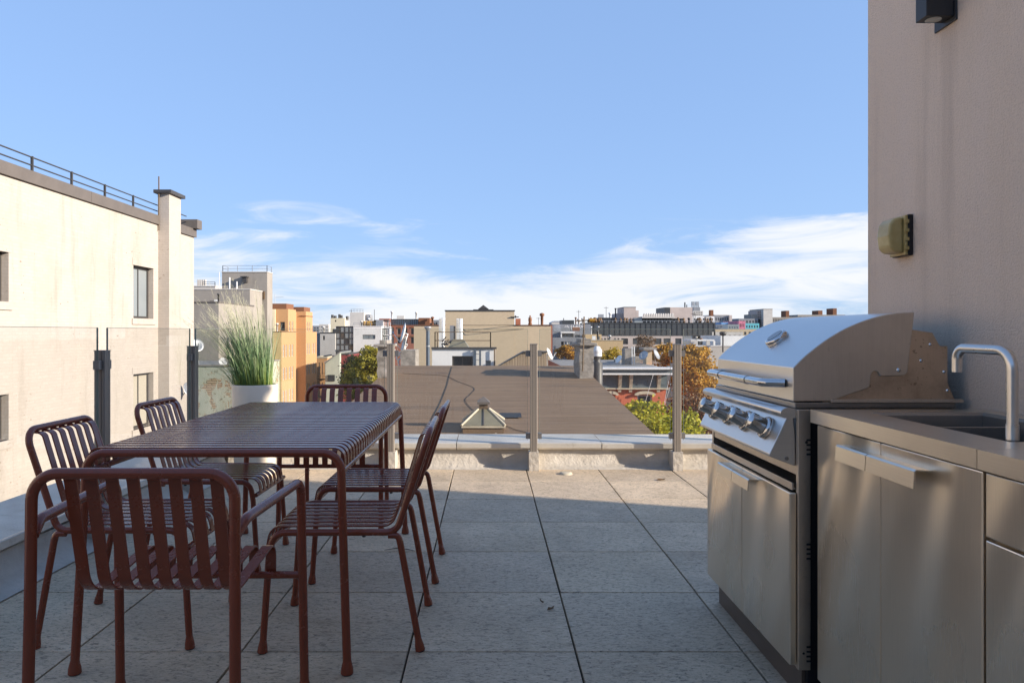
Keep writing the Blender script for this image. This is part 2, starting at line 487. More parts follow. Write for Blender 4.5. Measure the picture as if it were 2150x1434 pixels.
# ------------------------------------------------------------------ builders
OFF = {}
def off_of(o):
    return OFF.get(o, Vector((0, 0, 0))) if o is not None else Vector((0, 0, 0))
def tag(o, label=None, cat=None, group=None, kind=None):
    if label: o['label'] = label
    if cat: o['category'] = cat
    if group: o['group'] = group
    if kind: o['kind'] = kind
    return o
def empty(name, loc, label=None, cat=None, group=None, rz=0.0):
    o = bpy.data.objects.new(name, None)
    C.objects.link(o)
    o.location = loc
    o.rotation_euler = (0, 0, rz)
    o.empty_display_size = 0.1
    OFF[o] = Vector(loc)
    return tag(o, label, cat, group)
def link_mesh(name, me, parent=None, loc=None):
    """link shared mesh data as one object; loc is a world position"""
    o = bpy.data.objects.new(name, me)
    C.objects.link(o)
    off = off_of(parent)
    p = Vector(loc) if loc is not None else Vector((0, 0, 0))
    if parent is not None:
        o.parent = parent
        if parent.type == 'MESH':
            o.location = p - off if loc is not None else (0, 0, 0)
        else:
            o.location = p - off if loc is not None else (0, 0, 0)
        OFF[o] = p if loc is not None else off
    else:
        o.location = p
        OFF[o] = p
    return o

def fillet(pts, r, n=6):
    pts = [Vector(p) for p in pts]
    rs = r if isinstance(r, (list, tuple)) else [r] * len(pts)
    out = [pts[0]]
    for i in range(1, len(pts) - 1):
        a, p, b = pts[i - 1], pts[i], pts[i + 1]
        d1, d2 = (a - p).normalized(), (b - p).normalized()
        th = math.pi - d1.angle(d2)
        rr = rs[i]
        if rr <= 0 or th < 0.02:
            out.append(p); continue
        tl = min(rr * math.tan(th / 2), (a - p).length * 0.49, (b - p).length * 0.49)
        re = tl / math.tan(th / 2)
        k = 4 / 3 * math.tan(th / 4) * re
        p0, p3 = p + d1 * tl, p + d2 * tl
        p1, p2 = p0 - d1 * k, p3 - d2 * k
        for j in range(n + 1):
            u = j / n
            out.append(p0 * (1 - u) ** 3 + p1 * 3 * u * (1 - u) ** 2 + p2 * 3 * u * u * (1 - u) + p3 * u ** 3)
    out.append(pts[-1])
    return out

class MB:
    def __init__(s):
        s.v, s.f, s.mi, s.sm = [], [], [], []
    def add(s, vs_, fs, mi=0, smooth=False):
        b = len(s.v)
        s.v += [Vector(p) for p in vs_]
        for f in fs:
            s.f.append([b + i for i in f]); s.mi.append(mi); s.sm.append(smooth)
        return s
    def box(s, x0, x1, y0, y1, z0, z1, mi=0):
        return s.add([(x0, y0, z0), (x1, y0, z0), (x1, y1, z0), (x0, y1, z0), (x0, y0, z1), (x1, y0, z1), (x1, y1, z1), (x0, y1, z1)],
                     [(0, 3, 2, 1), (4, 5, 6, 7), (0, 1, 5, 4), (1, 2, 6, 5), (2, 3, 7, 6), (3, 0, 4, 7)], mi)
    def tube(s, pts, r, n=10, mi=0, caps=True):
        pts = [Vector(p) for p in pts]
        rr = r if isinstance(r, (list, tuple)) else [r] * len(pts)
        d = (pts[1] - pts[0]).normalized()
        u = d.orthogonal().normalized()
        vs_, fs = [], []
        for i, p in enumerate(pts):
            if i == 0: t_ = pts[1] - pts[0]
            elif i == len(pts) - 1: t_ = pts[-1] - pts[-2]
            else: t_ = (pts[i + 1] - p).normalized() + (p - pts[i - 1]).normalized()
            t_ = t_.normalized()
            u = (u - t_ * u.dot(t_)).normalized()
            w = t_.cross(u)
            for k in range(n):
                a = 2 * math.pi * k / n
                vs_.append(p + (u * math.cos(a) + w * math.sin(a)) * rr[i])
        for i in range(len(pts) - 1):
            for k in range(n):
                k2 = (k + 1) % n
                fs.append((i * n + k, i * n + k2, (i + 1) * n + k2, (i + 1) * n + k))
        s.add(vs_, fs, mi, True)
        if caps:
            s.add(vs_[:n], [tuple(reversed(range(n)))], mi)
            s.add(vs_[-n:], [tuple(range(n))], mi)
        return s
    def lathe(s, prof, n=24, c=(0, 0, 0), mi=0, mat=None, smooth=True):
        c = Vector(c)
        vs_, fs = [], []
        for (r, z) in prof:
            for k in range(n):
                a = 2 * math.pi * k / n
                p = Vector((r * math.cos(a), r * math.sin(a), z))
                if mat is not None: p = mat @ p
                vs_.append(c + p)
        for i in range(len(prof) - 1):
            for k in range(n):
                k2 = (k + 1) % n
                fs.append((i * n + k, i * n + k2, (i + 1) * n + k2, (i + 1) * n + k))
        return s.add(vs_, fs, mi, smooth)
    def prism(s, poly, a0, a1, plane='XZ', mi=0, smooth=False):
        """poly in plane, extruded between a0 and a1 along the third axis"""
        def P(p, a):
            return {'XZ': (p[0], a, p[1]), 'YZ': (a, p[0], p[1]), 'XY': (p[0], p[1], a)}[plane]
        n = len(poly)
        vs_ = [P(p, a0) for p in poly] + [P(p, a1) for p in poly]
        fs = [(i, (i + 1) % n, n + (i + 1) % n, n + i) for i in range(n)]
        s.add(vs_, fs, mi, smooth)
        b = len(s.v) - 2 * n
        s.f.append([b + i for i in range(n)]); s.mi.append(mi); s.sm.append(False)
        s.f.append([b + n + i for i in reversed(range(n))]); s.mi.append(mi); s.sm.append(False)
        return s
    def strip(s, pts, th, a0, a1, plane='YZ', mi=0, smooth=True):
        """flat bar bent along pts (2D), th thick, between a0 and a1 across"""
        p = [Vector((q[0], q[1])) for q in pts]
        up, dn = [], []
        for i in range(len(p)):
            t_ = (p[min(i + 1, len(p) - 1)] - p[max(i - 1, 0)]).normalized()
            nn = Vector((-t_.y, t_.x)) * th / 2
            up.append(p[i] + nn); dn.append(p[i] - nn)
        def P(q, a):
            return {'XZ': (q[0], a, q[1]), 'YZ': (a, q[0], q[1])}[plane]
        n = len(p)
        for A, B, x, y in ((up, up, a0, a1), (dn, dn, a1, a0)):
            s.add([P(q, x) for q in A] + [P(q, y) for q in B], [(i, i + 1, n + i + 1, n + i) for i in range(n - 1)], mi, smooth)
        for a in (a0, a1):
            s.add([P(q, a) for q in up] + [P(q, a) for q in dn], [(i, i + 1, n + i + 1, n + i) for i in range(n - 1)], mi)
        s.add([P(up[0], a0), P(up[0], a1), P(dn[0], a1), P(dn[0], a0)], [(0, 1, 2, 3)], mi)
        s.add([P(up[-1], a0), P(up[-1], a1), P(dn[-1], a1), P(dn[-1], a0)], [(0, 1, 2, 3)], mi)
        return s
    def mesh(s, name, mats, off=Vector((0, 0, 0)), fix=True):
        me = bpy.data.meshes.new(name)
        me.from_pydata([tuple(p - off) for p in s.v], [], s.f)
        for m in (mats if isinstance(mats, (list, tuple)) else [mats]):
            me.materials.append(MATS[m])
        me.polygons.foreach_set('material_index', s.mi)
        me.polygons.foreach_set('use_smooth', s.sm)
        if fix:
            bm = bmesh.new(); bm.from_mesh(me)
            bmesh.ops.recalc_face_normals(bm, faces=bm.faces)
            bm.to_mesh(me); bm.free()
        me.update()
        return me
    def build(s, name, mats, parent=None, bevel=0.0, local=False, fix=True):
        off = Vector((0, 0, 0)) if local else off_of(parent)
        me = s.mesh(name, mats, off, fix)
        o = bpy.data.objects.new(name, me)
        C.objects.link(o)
        if parent is not None:
            o.parent = parent
        OFF[o] = off
        if bevel:
            md = o.modifiers.new('bevel', 'BEVEL')
            md.width, md.segments, md.limit_method = bevel, 2, 'ANGLE'
        return o
def B(*a): return MB().box(*a)
def copy_tree(o, parent=None):
    c = o.copy()
    C.objects.link(c)
    c.parent = parent
    for ch in o.children:
        copy_tree(ch, c)
    return c

def PX(px, d): return (px - VPX) * d / FOC            # metres right of the camera at distance d
def PZ(py, d): return CAM_H - (py - VPY) * d / FOC    # height above the pavers at distance d

GROUND = -14.0
# ------------------------------------------------------------------ setting: ground
tag(B(-900, 900, -200, 2600, GROUND - 0.5, GROUND).build('ground', 'asphalt'), kind='structure')

# ------------------------------------------------------------------ our own house and terrace
house = empty('terrace_building', (2.4, 2, GROUND), 'building under the roof terrace, carrying pavers, parapets and bulkhead', 'building')
B(-2.62, 7.6, -4.0, 6.6, GROUND, -0.06).build('wall', 'grey_render', house)
fl = B(-2.22, 7.5, -4.0, 6.23, -0.06, -0.022).build('floor', 'grout_bed')
tag(fl, kind='structure')
TILE, GAP = 0.6, 0.0078
tile_cache = {}
def tile_mesh(w, l):
    k = (round(w, 3), round(l, 3))
    if k not in tile_cache:
        m = MB()
        b = 0.0015
        m.add([(-w / 2, -l / 2, -0.02), (w / 2, -l / 2, -0.02), (w / 2, l / 2, -0.02), (-w / 2, l / 2, -0.02),
               (-w / 2, -l / 2, -b), (w / 2, -l / 2, -b), (w / 2, l / 2, -b), (-w / 2, l / 2, -b),
               (-w / 2 + b, -l / 2 + b, 0), (w / 2 - b, -l / 2 + b, 0), (w / 2 - b, l / 2 - b, 0), (-w / 2 + b, l / 2 - b, 0)],
              [(0, 1, 5, 4), (1, 2, 6, 5), (2, 3, 7, 6), (3, 0, 4, 7), (4, 5, 9, 8), (5, 6, 10, 9), (6, 7, 11, 10), (7, 4, 8, 11), (8, 9, 10, 11)])
        tile_cache[k] = m.mesh('tile', 'paver')
    return tile_cache[k]
rt = random.Random(3)
xs = [-2.2] + [0.313 + TILE * k for k in range(-4, 12)]
ys = [2.637 + TILE * k for k in range(-6, 6)] + [6.2]
for i in range(len(xs) - 1):
    for j in range(len(ys) - 1):
        w, l = xs[i + 1] - xs[i] - GAP, ys[j + 1] - ys[j] - GAP
        if w < 0.03 or (xs[i] > 1.5 and ys[j] < 2.6): continue
        o = link_mesh('tile', tile_mesh(w, l), fl, ((xs[i] + xs[i + 1]) / 2 + rt.uniform(-.0012, .0012), (ys[j] + ys[j + 1]) / 2, 0))
        o.rotation_euler = (rt.uniform(-.0012, .0012), rt.uniform(-.0012, .0012), rt.uniform(-.0015, .0015))

# parapets with coping stones
def coping_mesh(length, along):
    m = MB()
    prof = [(0.0, 0.170), (0.0, 0.205), (0.008, 0.212), (0.47, 0.222), (0.478, 0.215), (0.478, 0.152), (0.03, 0.152), (0.012, 0.166)]
    m.prism(prof, -length / 2, length / 2, 'YZ')
    if along == 'y':
        for q in m.v:
            q.x, q.y = -q.y, q.x
    return m.mesh('coping_stone', 'coping')
par = empty('parapet', (0.5, 6.4, 0), 'low far parapet with pale coping stones behind the glass railing', 'parapet')
rp = random.Random(5)
# front skin is a fluted, hand-applied membrane
m = MB()
nx = 240
cols = []
for i in range(nx + 1):
    x = -2.2 + 9.6 * i / nx
    for (y, z) in ((6.12, 0.0), (6.175, 0.012), (6.205, 0.04), (6.215, 0.10), (6.222, 0.15)):
        cols.append((x, y + 0.01 * mnoise.noise(Vector((x * 3, z * 9, 0))) + 0.006 * mnoise.noise(Vector((x * 11, z * 20, 4))), z))
fs = [(5 * i + k, 5 * (i + 1) + k, 5 * (i + 1) + k + 1, 5 * i + k + 1) for i in range(nx) for k in range(4)]
m.add(cols, fs, 0, True)
m.box(-2.62, 7.5, 6.235, 6.6, -0.05, 0.15)
m.build('wall', 'parapet_coat', par)
cm = {}
x = -2.71
while x < 7.4:
    e = -1.49 if x < -2.7 else x + 1.22
    L = round(e - x - 0.006, 3)
    if L not in cm: cm[L] = coping_mesh(L, 'x')
    link_mesh('coping_stone', cm[L], par, ((x + e) / 2, 6.17 + rp.uniform(-.002, .002), rp.uniform(-.002, .002)))
    x = e
parl = empty('parapet', (-2.4, 1.5, 0), 'left parapet in the shade beside the dining chairs', 'parapet')
m = MB()
cols = []
ny = 220
for i in range(ny + 1):
    y = -3.9 + 10.0 * i / ny
    for (xx, z) in ((-2.06, 0.0), (-2.12, 0.014), (-2.165, 0.045), (-2.19, 0.09), (-2.205, 0.15)):
        cols.append((xx + 0.012 * mnoise.noise(Vector((y * 2.5, z * 7, 7))) + 0.006 * mnoise.noise(Vector((y * 9, z * 20, 3))), y, z + (0.006 if z == 0 else 0)))
fs = [(5 * i + k, 5 * i + k + 1, 5 * (i + 1) + k + 1, 5 * (i + 1) + k) for i in range(ny) for k in range(4)]
m.add(cols, fs, 0, True)
m.box(-2.60, -2.22, -3.9, 6.15, -0.05, 0.15)
m.build('wall', 'parapet_coat', parl)
y = 6.165
while y > -3.5:
    e = y - 1.22
    L = round(y - e - 0.006, 3)
    if ('y', L) not in cm: cm[('y', L)] = coping_mesh(L, 'y')
    link_mesh('coping_stone', cm[('y', L)], parl, (-2.185 + rp.uniform(-.002, .002), (y + e) / 2, rp.uniform(-.002, .002)))
    y = e
parr = empty('parapet', (7.45, 4.5, 0), 'right parapet of the terrace past the bulkhead', 'parapet')
B(7.3, 7.6, 2.95, 6.2, -0.05, 0.2).build('wall', 'parapet_coat', parr)

# railing posts
POST_TOP = 1.045
def post_mesh():
    m = MB()
    h, w = 0.03, 0.030
    # extrusion with a shallow groove in each face
    prof = []
    g, gw = 0.004, 0.004
    for (ax, ay, bx_, by_) in ((-1, -1, 1, -1), (1, -1, 1, 1), (1, 1, -1, 1), (-1, 1, -1, -1)):
        dx, dy = bx_ - ax, by_ - ay
        nx_, ny_ = dy / 2, -dx / 2
        P0 = Vector((ax * h, ay * h)); D = Vector((dx / 2, dy / 2)); N = Vector((nx_, ny_))
        prof.append(P0 + D * 0.003 - N * 0)
        for s_ in (0.020, 0.040):
            prof += [P0 + D * (s_ - gw / 2), P0 + D * (s_ - gw / 2) - N * g, P0 + D * (s_ + gw / 2) - N * g, P0 + D * (s_ + gw / 2)]
        prof.append(P0 + D * 0.057)
    m.prism([tuple(p) for p in prof], 0.02, POST_TOP - 0.004, 'XY')
    return m.mesh('post', 'anodised')
POST_ME = post_mesh()
CAP_ME = B(-0.0315, 0.0315, -0.0315, 0.0315, POST_TOP - 0.004, POST_TOP).mesh('cap', 'clamp_metal')
m = MB()
m.prism([(-0.040, -0.042), (0.040, -0.042), (0.042, 0.11), (-0.042, 0.11)], 0.0, 0.155, 'XY')
BASE_X = m.mesh('base', 'parapet_coat')
CL_X = B(-0.0175, 0.0175, -0.016, 0.016, -0.024, 0.024).mesh('clamp', 'clamp_metal')
CL_Y = B(-0.016, 0.016, -0.0175, 0.0175, -0.024, 0.024).mesh('clamp', 'clamp_metal')
def rail_post(x, y, along, label):
    r = empty('railing_post', (x, y, 0), label, 'post', 'glass railing posts')
    link_mesh('post', POST_ME, r, (x, y, 0))
    link_mesh('cap', CAP_ME, r, (x, y, 0))
    b = link_mesh('base', BASE_X, r, (x, y, 0))
    if along == 'y': b.rotation_euler = (0, 0, R(90))
    for z in (0.966, 0.285):
        for s_ in (-1, 1):
            dx, dy = (0.0480 * s_, 0) if along == 'x' else (0, 0.0480 * s_)
            link_mesh('clamp', CL_X if along == 'x' else CL_Y, r, (x + dx, y + dy, z))
    return r
RY, RX = 6.10, -2.10
for k, lab in ((-0.81, 'railing post in the far parapet behind the end armchair'), (0.373, 'railing post in the far parapet right of the roof skylight'),
               (1.56, 'railing post in the far parapet next to the grill'), (2.75, 'railing post in the far parapet hidden past the grill')):
    rail_post(k, RY, 'x', lab)
for k, lab in ((1.62, 'left railing post nearest the camera, outside the frame'), (2.81, 'left railing post beside the near armchair, outside the frame'),
               (4.0, 'dark railing post behind the near left dining chair'), (5.22, 'dark railing post behind the far left dining chair')):
    rail_post(RX, k, 'y', lab)
def pane(x0, x1, y0, y1, label):
    o = B(x0, x1, y0, y1, 0.248, 1.166).build('glass_panel', 'railing_glass', bevel=0.0015)
    tag(o, label, 'glass panel', 'clear panels of the roof railing')
    e = 0.0022
    m = MB()
    if x1 - x0 > y1 - y0:
        for (a, b, c_, d_) in ((x0 - e, x0 - .0003, 0.248, 1.166), (x1 + .0003, x1 + e, 0.248, 1.166), (x0, x1, 1.1663, 1.166 + e)):
            m.box(a, b, y0, y1, c_, d_)
    else:
        for (a, b, c_, d_) in ((y0 - e, y0 - .0003, 0.248, 1.166), (y1 + .0003, y1 + e, 0.248, 1.166), (y0, y1, 1.1663, 1.166 + e)):
            m.box(x0, x1, a, b, c_, d_)
    m.build('polished_edge', 'glass_edge', o)
g = 0.005
pane(-2.04, -0.865, RY - g, RY + g, 'clear railing pane behind the grass planter')
pane(-0.757, 0.323, RY - g, RY + g, 'clear railing pane in front of the roof skylight')
pane(0.423, 1.505, RY - g, RY + g, 'clear railing pane between the two posts left of the grill')
pane(1.615, 2.70, RY - g, RY + g, 'clear railing pane right of the last visible post, behind the grill')
pane(RX - g, RX + g, 2.865, 3.948, 'clear left railing pane in front of the near window of the pale building')
pane(RX - g, RX + g, 4.052, 5.168, 'clear left railing pane between the two dark posts')
pane(RX - g, RX + g, 5.272, 6.04, 'clear left railing pane at the corner, left of the grass')

# bulkhead at the right
bk = empty('bulkhead', (4.4, 0, 0), 'tall stuccoed stair bulkhead wall rising behind the grill and sink', 'building')
B(1.5, 7.4, -3.6, 2.92, -0.02, 3.95).build('wall', 'stucco', bk, bevel=0.012)
B(1.46, 7.44, -3.64, 2.96, 3.95, 4.02).build('coping', 'fascia_metal', bk)

sc = empty('wall_sconce', (1.5, 2.40, 2.2), 'black box up-and-down light high on the stucco wall', 'wall light')
B(1.494, 1.499, 2.352, 2.468, 2.142, 2.42).build('back_plate', 'black_sconce', sc, 0.002)
bx_ = B(1.405, 1.4935, 2.362, 2.422, 2.158, 2.40).build('housing', 'black_sconce', sc, 0.002)
MB().lathe([(0.0, 0), (0.022, 0), (0.024, -0.002), (0.024, 0.0)], 20, (1.445, 2.392, 2.1575)).build('lens', 'sconce_lens', bx_)
oc = empty('outlet_cover', (1.5, 2.66, 1.48), 'yellowed clear bubble cover over an outdoor outlet on the stucco wall', 'outlet cover')
B(1.482, 1.4995, 2.598, 2.705, 1.415, 1.560).build('back_plate', 'black_gap', oc, 0.003)
B(1.472, 1.482, 2.600, 2.703, 1.417, 1.558).build('rim', 'bubble_plastic', oc, 0.003)
m = MB()
m.prism([(1.472, 1.424), (1.440, 1.428), (1.424, 1.445), (1.419, 1.487), (1.424, 1.53), (1.440, 1.548), (1.472, 1.552)], 2.610, 2.694, 'XZ', 0, False)
m.build('bubble', 'bubble_plastic', oc, 0.008)
for z in (1.44, 1.472, 1.503, 1.535):
    B(1.468, 1.4835, 2.595, 2.600, z - 0.006, z + 0.006).build('hinge_rib', 'bubble_plastic', oc)

# ------------------------------------------------------------------ dining table
TX0, TX1, TY0, TY1, TR = -1.36, -0.50, 2.49, 4.155, 0.0145
tb = empty('dining_table', ((TX0 + TX1) / 2, (TY0 + TY1) / 2, 0), 'long iron-red slatted metal dining table with rounded edges', 'dining table')
tcx, tcy = (TX0 + TX1) / 2, (TY0 + TY1) / 2
for sy, yy in ((-1, TY0), (1, TY1)):
    top = fillet([(TX0 - 0.004, yy + 0.004 * sy, 0.60), (TX0, yy, 0.7345), (TX1, yy, 0.7345), (TX1 + 0.004, yy + 0.004 * sy, 0.60)], 0.062, 8)
    MB().tube(top, TR, 14).build('end_frame', 'iron_red', tb)
    for sx, xx in ((-1, TX0 - 0.004), (1, TX1 + 0.004)):
        fx, fy = xx + sx * 0.022, yy + sy * 0.026
        y_ = yy + 0.004 * sy
        lg = MB().tube([(xx, y_, 0.6), (fx, fy, 0.03)], TR, 14).build('leg', 'iron_red', tb)
        m = MB().tube([(fx, fy, 0.045), (fx, fy, 0.02), (fx, fy, 0.004)], [TR, 0.0205, 0.0215], 14)
        m.build('foot', 'iron_red', lg)
        MB().tube([(fx, fy, 0.005), (fx, fy, 0.0)], 0.019, 12).build('foot_pad', 'rubber', lg)
for xx in (TX0 - 0.002, TX1 + 0.002):
    MB().tube([(xx, TY0 + 0.01, 0.672), (xx, TY1 - 0.01, 0.672)], 0.011, 12).build('side_rail', 'iron_red', tb)
prof = fillet([(TX0 - 0.006, 0, 0.675), (TX0 - 0.006, 0, 0.7475), (TX1 + 0.006, 0, 0.7475), (TX1 + 0.006, 0, 0.675)], 0.064, 8)
NSL = 30
pit = (TY1 - TY0 - 0.02) / NSL
m = MB().strip([(p.x - tcx, p.z) for p in prof], 0.005, -0.0165, 0.0165, 'XZ')
slat_me = m.mesh('slat', 'iron_red')
for k in range(NSL):
    link_mesh('slat', slat_me, tb, (tcx, TY0 + 0.01 + pit * (k + 0.5), 0))

# ------------------------------------------------------------------ dining chairs
def foot(m, x, y, r):
    pass
def make_leg(parent, top, bot, r):
    top, bot = Vector(top), Vector(bot)
    d = (bot - top).normalized()
    o = MB().tube([top, bot - d * 0.028], r, 12).build('leg', 'iron_red', parent, local=True)
    MB().tube([bot - d * 0.045, bot - d * 0.022, bot - d * 0.004], [r, r * 1.35, r * 1.48], 12).build('foot', 'iron_red', o, local=True)
    MB().tube([bot - d * 0.006, bot], r * 1.3, 12).build('foot_pad', 'rubber', o, local=True)
    return o
def make_side_chair():
    r = empty('dining_chair', (0, 0, 0))
    cr, hw = 0.0122, 0.2255
    path = fillet([(-hw, 0.455, 0.34), (-hw, 0.44, 0.4275), (-hw, 0.0, 0.4275), (-hw, -0.118, 0.788),
                   (hw, -0.118, 0.788), (hw, 0.0, 0.4275), (hw, 0.44, 0.4275), (hw, 0.455, 0.34)], [0, 0.07, 0.05, 0.062, 0.062, 0.05, 0.07, 0], 8)
    MB().tube(path, cr, 12).build('frame', 'iron_red', r, local=True)
    for s_ in (-1, 1):
        make_leg(r, (s_ * hw, 0.455, 0.342), (s_ * (hw + 0.004), 0.478, 0), cr)
        o = make_leg(r, (s_ * hw, -0.012, 0.395), (s_ * (hw - 0.006), -0.085, 0), cr)
        MB().tube(fillet([(s_ * hw, 0.03, 0.417), (s_ * hw, -0.006, 0.417), (s_ * hw, -0.013, 0.388)], 0.025, 5), cr * 0.98, 12).build('elbow', 'iron_red', o, local=True)
    MB().tube([(-hw, 0.468, 0.365), (hw, 0.468, 0.365)], 0.010, 10).build('cross_bar', 'iron_red', r, local=True)
    pr = fillet([(0, -0.116, 0.775), (0, -0.082, 0.772), (0, 0.018, 0.4375), (0, 0.462, 0.4375), (0, 0.476, 0.365)], [0, 0.026, 0.05, 0.055, 0], 8)
    me = MB().strip([(p.y, p.z) for p in pr], 0.0045, -0.0160, 0.0160).mesh('slat', 'iron_red')
    n = 7
    for k in range(n):
        o = link_mesh('slat', me, r, ((k - (n - 1) / 2) * 0.0560, 0, 0))
    for s_ in (-1, 1):
        for y in (0.12, 0.34):
            MB().tube([(s_ * (hw - 0.02), y, 0.418), (s_ * (hw - 0.02), y, 0.406)], 0.007, 8).build('glide', 'rubber', r, local=True)
    return r
def make_armchair():
    r = empty('dining_armchair', (0, 0, 0))
    cr, hw, fw_ = 0.0140, 0.250, 0.288
    MB().tube(fillet([(-hw - .002, -0.004, 0.45), (-hw, 0, 0.796), (hw, 0, 0.796), (hw + .002, -0.004, 0.45)], 0.066, 9), cr, 14).build('back_hoop', 'iron_red', r, local=True)
    for s_ in (-1, 1):
        make_leg(r, (s_ * (hw + .002), -0.004, 0.452), (s_ * (hw + 0.006), -0.016, 0), cr)
        arm = fillet([(s_ * hw, 0.004, 0.642), (s_ * (hw + 0.010), 0.05, 0.672), (s_ * fw_, 0.488, 0.680), (s_ * fw_, 0.500, 0.50)], [0, 0.05, 0.05, 0], 7)
        MB().tube(arm, cr, 12).build('armrest', 'iron_red', r, local=True)
        make_leg(r, (s_ * fw_, 0.500, 0.502), (s_ * (fw_ + 0.004), 0.520, 0), cr)
    MB().tube([(-fw_, 0.506, 0.380), (fw_, 0.506, 0.380)], 0.0115, 12).build('cross_bar', 'iron_red', r, local=True)
    pr = fillet([(0, 0.004, 0.789), (0, 0.050, 0.785), (0, 0.130, 0.442), (0, 0.520, 0.481), (0, 0.520, 0.376)], [0, 0.035, 0.085, 0.042, 0], 9)
    me = MB().strip([(p.y, p.z) for p in pr], 0.005, -0.0160, 0.0160).mesh('slat', 'iron_red')
    n = 8
    for k in range(n):
        link_mesh('slat', me, r, ((k - (n - 1) / 2) * 0.0530, 0, 0))
    return r
proto = make_side_chair()
spots = [(-1.560, 2.885, -90, 'armless slatted dining chair on the left of the table, nearer the camera'),
         (-1.575, 3.745, -90, 'armless slatted dining chair on the left of the table, farther back'),
         (-0.333, 2.862, 90, 'armless slatted dining chair on the right of the table, nearer the camera'),
         (-0.325, 3.575, 90, 'armless slatted dining chair on the right of the table, farther back')]
for i, (x, y, a, lab) in enumerate(spots):
    o = proto if i == 0 else copy_tree(proto)
    o.location = (x, y, 0)
    o.rotation_euler = (0, 0, R(a + (0.6, -1.0, 0.8, -0.4)[i]))
    tag(o, lab, 'dining chair', 'iron-red dining chairs round the table')
arm1 = make_armchair()
arm2 = copy_tree(arm1)
for o, x, y, a, lab in ((arm1, -0.875, 1.812, 0.0, 'iron-red armchair in the foreground with its back to the camera'),
                        (arm2, -0.908, 4.70, 180.5, 'iron-red armchair at the far end of the table, facing the camera')):
    o.location = (x, y, 0); o.rotation_euler = (0, 0, R(a))
    tag(o, lab, 'dining chair', 'iron-red dining chairs round the table')

# ------------------------------------------------------------------ grill
GY0, GY1 = 2.262, 3.135
gr_ = empty('gas_grill', (1.2, 2.7, 0), 'stainless steel gas grill with closed hood and four knobs', 'grill')
m = MB()
m.box(0.952, 0.990, GY0, GY0 + 0.018, 0.105, 0.905)
m.box(0.952, 1.46, GY1 - 0.018, GY1, 0.105, 0.905)
m.box(1.44, 1.46, GY0 + 0.018, GY1 - 0.018, 0.105, 0.905)
m.box(0.954, 1.44, GY0 + 0.018, GY1 - 0.018, 0.105, 0.125)
m.box(0.956, 0.972, GY0 + 0.018, GY1 - 0.018, 0.700, 0.765)
m.box(0.98, 1.44, GY0 + 0.018, GY1 - 0.018, 0.77, 0.79)
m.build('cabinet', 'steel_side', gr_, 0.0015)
B(0.991, 1.46, GY0 + 0.006, GY0 + 0.018, 0.105, 0.905).build('gap_shade', 'black_gap', gr_)  # black sheet painted in for the shade deep in the gap
B(0.975, 1.40, GY0 + 0.03, GY1 - 0.02, 0.0, 0.104).build('toe_kick', 'toe_steel', gr_)
B(0.985, 1.45, GY0 + 0.012, GY0 + 0.0285, 0.0, 0.104).build('end_toe', 'toe_black', gr_)
def handle_plate(parent, x, ya, yb, z, mid):
    """pair of bent angle plates meeting at mid: a top flange, then a lip hanging down"""
    for y0, y1 in ((ya, mid - 0.0012), (mid + 0.0012, yb)):
        m = MB()
        pr = [(x + 0.004, z), (x - 0.034, z + 0.002), (x - 0.037, z - 0.001), (x - 0.040, z - 0.036)]
        m.strip(pr, 0.003, y0, y1, 'XZ')
        m.build('handle', 'steel_counter', parent)
dmid = (GY0 + GY1) / 2 + 0.005
for k, (y0, y1) in enumerate(((GY0 + 0.012, dmid - 0.002), (dmid + 0.002, GY1 - 0.004))):
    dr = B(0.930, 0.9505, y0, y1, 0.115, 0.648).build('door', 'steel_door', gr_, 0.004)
    hy = (dmid - 0.17, dmid - 0.002) if k == 0 else (dmid + 0.002, dmid + 0.17)
    m = MB().strip([(0.932, 0.634), (0.898, 0.636), (0.8945, 0.633), (0.892, 0.598)], 0.003, hy[0], hy[1], 'XZ', 0, False)
    m.build('handle', 'steel_counter', dr)
m = MB()
m.box(0.948, 1.40, GY0 + 0.024, GY1 - 0.022, 0.655, 0.660)
m.box(0.942, 0.948, GY0 + 0.024, GY1 - 0.022, 0.653, 0.676)
m.build('grease_tray', 'steel_side', gr_, 0.001)
# slanted control panel
py0, py1 = GY0 + 0.024, GY1 - 0.10
m = MB()
m.prism([(0.945, 0.888), (0.928, 0.884), (0.872, 0.765), (0.874, 0.757), (0.952, 0.727), (0.955, 0.80)], py0, py1, 'XZ')
cp = m.build('control_panel', 'steel_hood', gr_, 0.002)
m = MB()
ar = [(0.955, 0.905)] + [(0.928 + 0.022 * math.cos(a), 0.893 + 0.016 * math.sin(a)) for a in [R(90 + 18 * k) for k in range(11)]] + [(0.955, 0.877)]
m.prism(ar, GY0 + 0.02, GY1 - 0.02, 'XZ', 0, True)
m.build('trim_bar', 'steel_hood', gr_)
MB().tube([(0.925, py0 - 0.0005, 0.752), (0.925, py0 - 0.004, 0.752)], 0.006, 10).build('screw', 'chrome', cp)
nrm = Vector((-(0.884 - 0.765), 0, (0.928 - 0.872) * -1 * -1)).normalized()   # outward normal of the slanted face
nrm = Vector((-0.905, 0, 0.426))
km = nrm.to_track_quat('Z', 'Y').to_matrix()
bez = MB().lathe([(0.0, 0), (0.037, 0), (0.037, 0.010), (0.034, 0.015), (0.0, 0.015)], 28, mat=km).mesh('bezel', 'chrome')
knb = MB().lathe([(0.0272, 0.012), (0.0265, 0.058), (0.0272, 0.062), (0.0255, 0.066), (0.0, 0.067)], 28, mat=km).mesh('knob', 'chrome')
kslot = MB()
for i_ in range(1):
    pass
mk = B(-0.005, 0.005, 0.018, 0.0279, 0.042, 0.058)
for q in mk.v:
    q.x, q.y, q.z = (km @ q)
mkm = mk.mesh('indicator', 'black_gap')
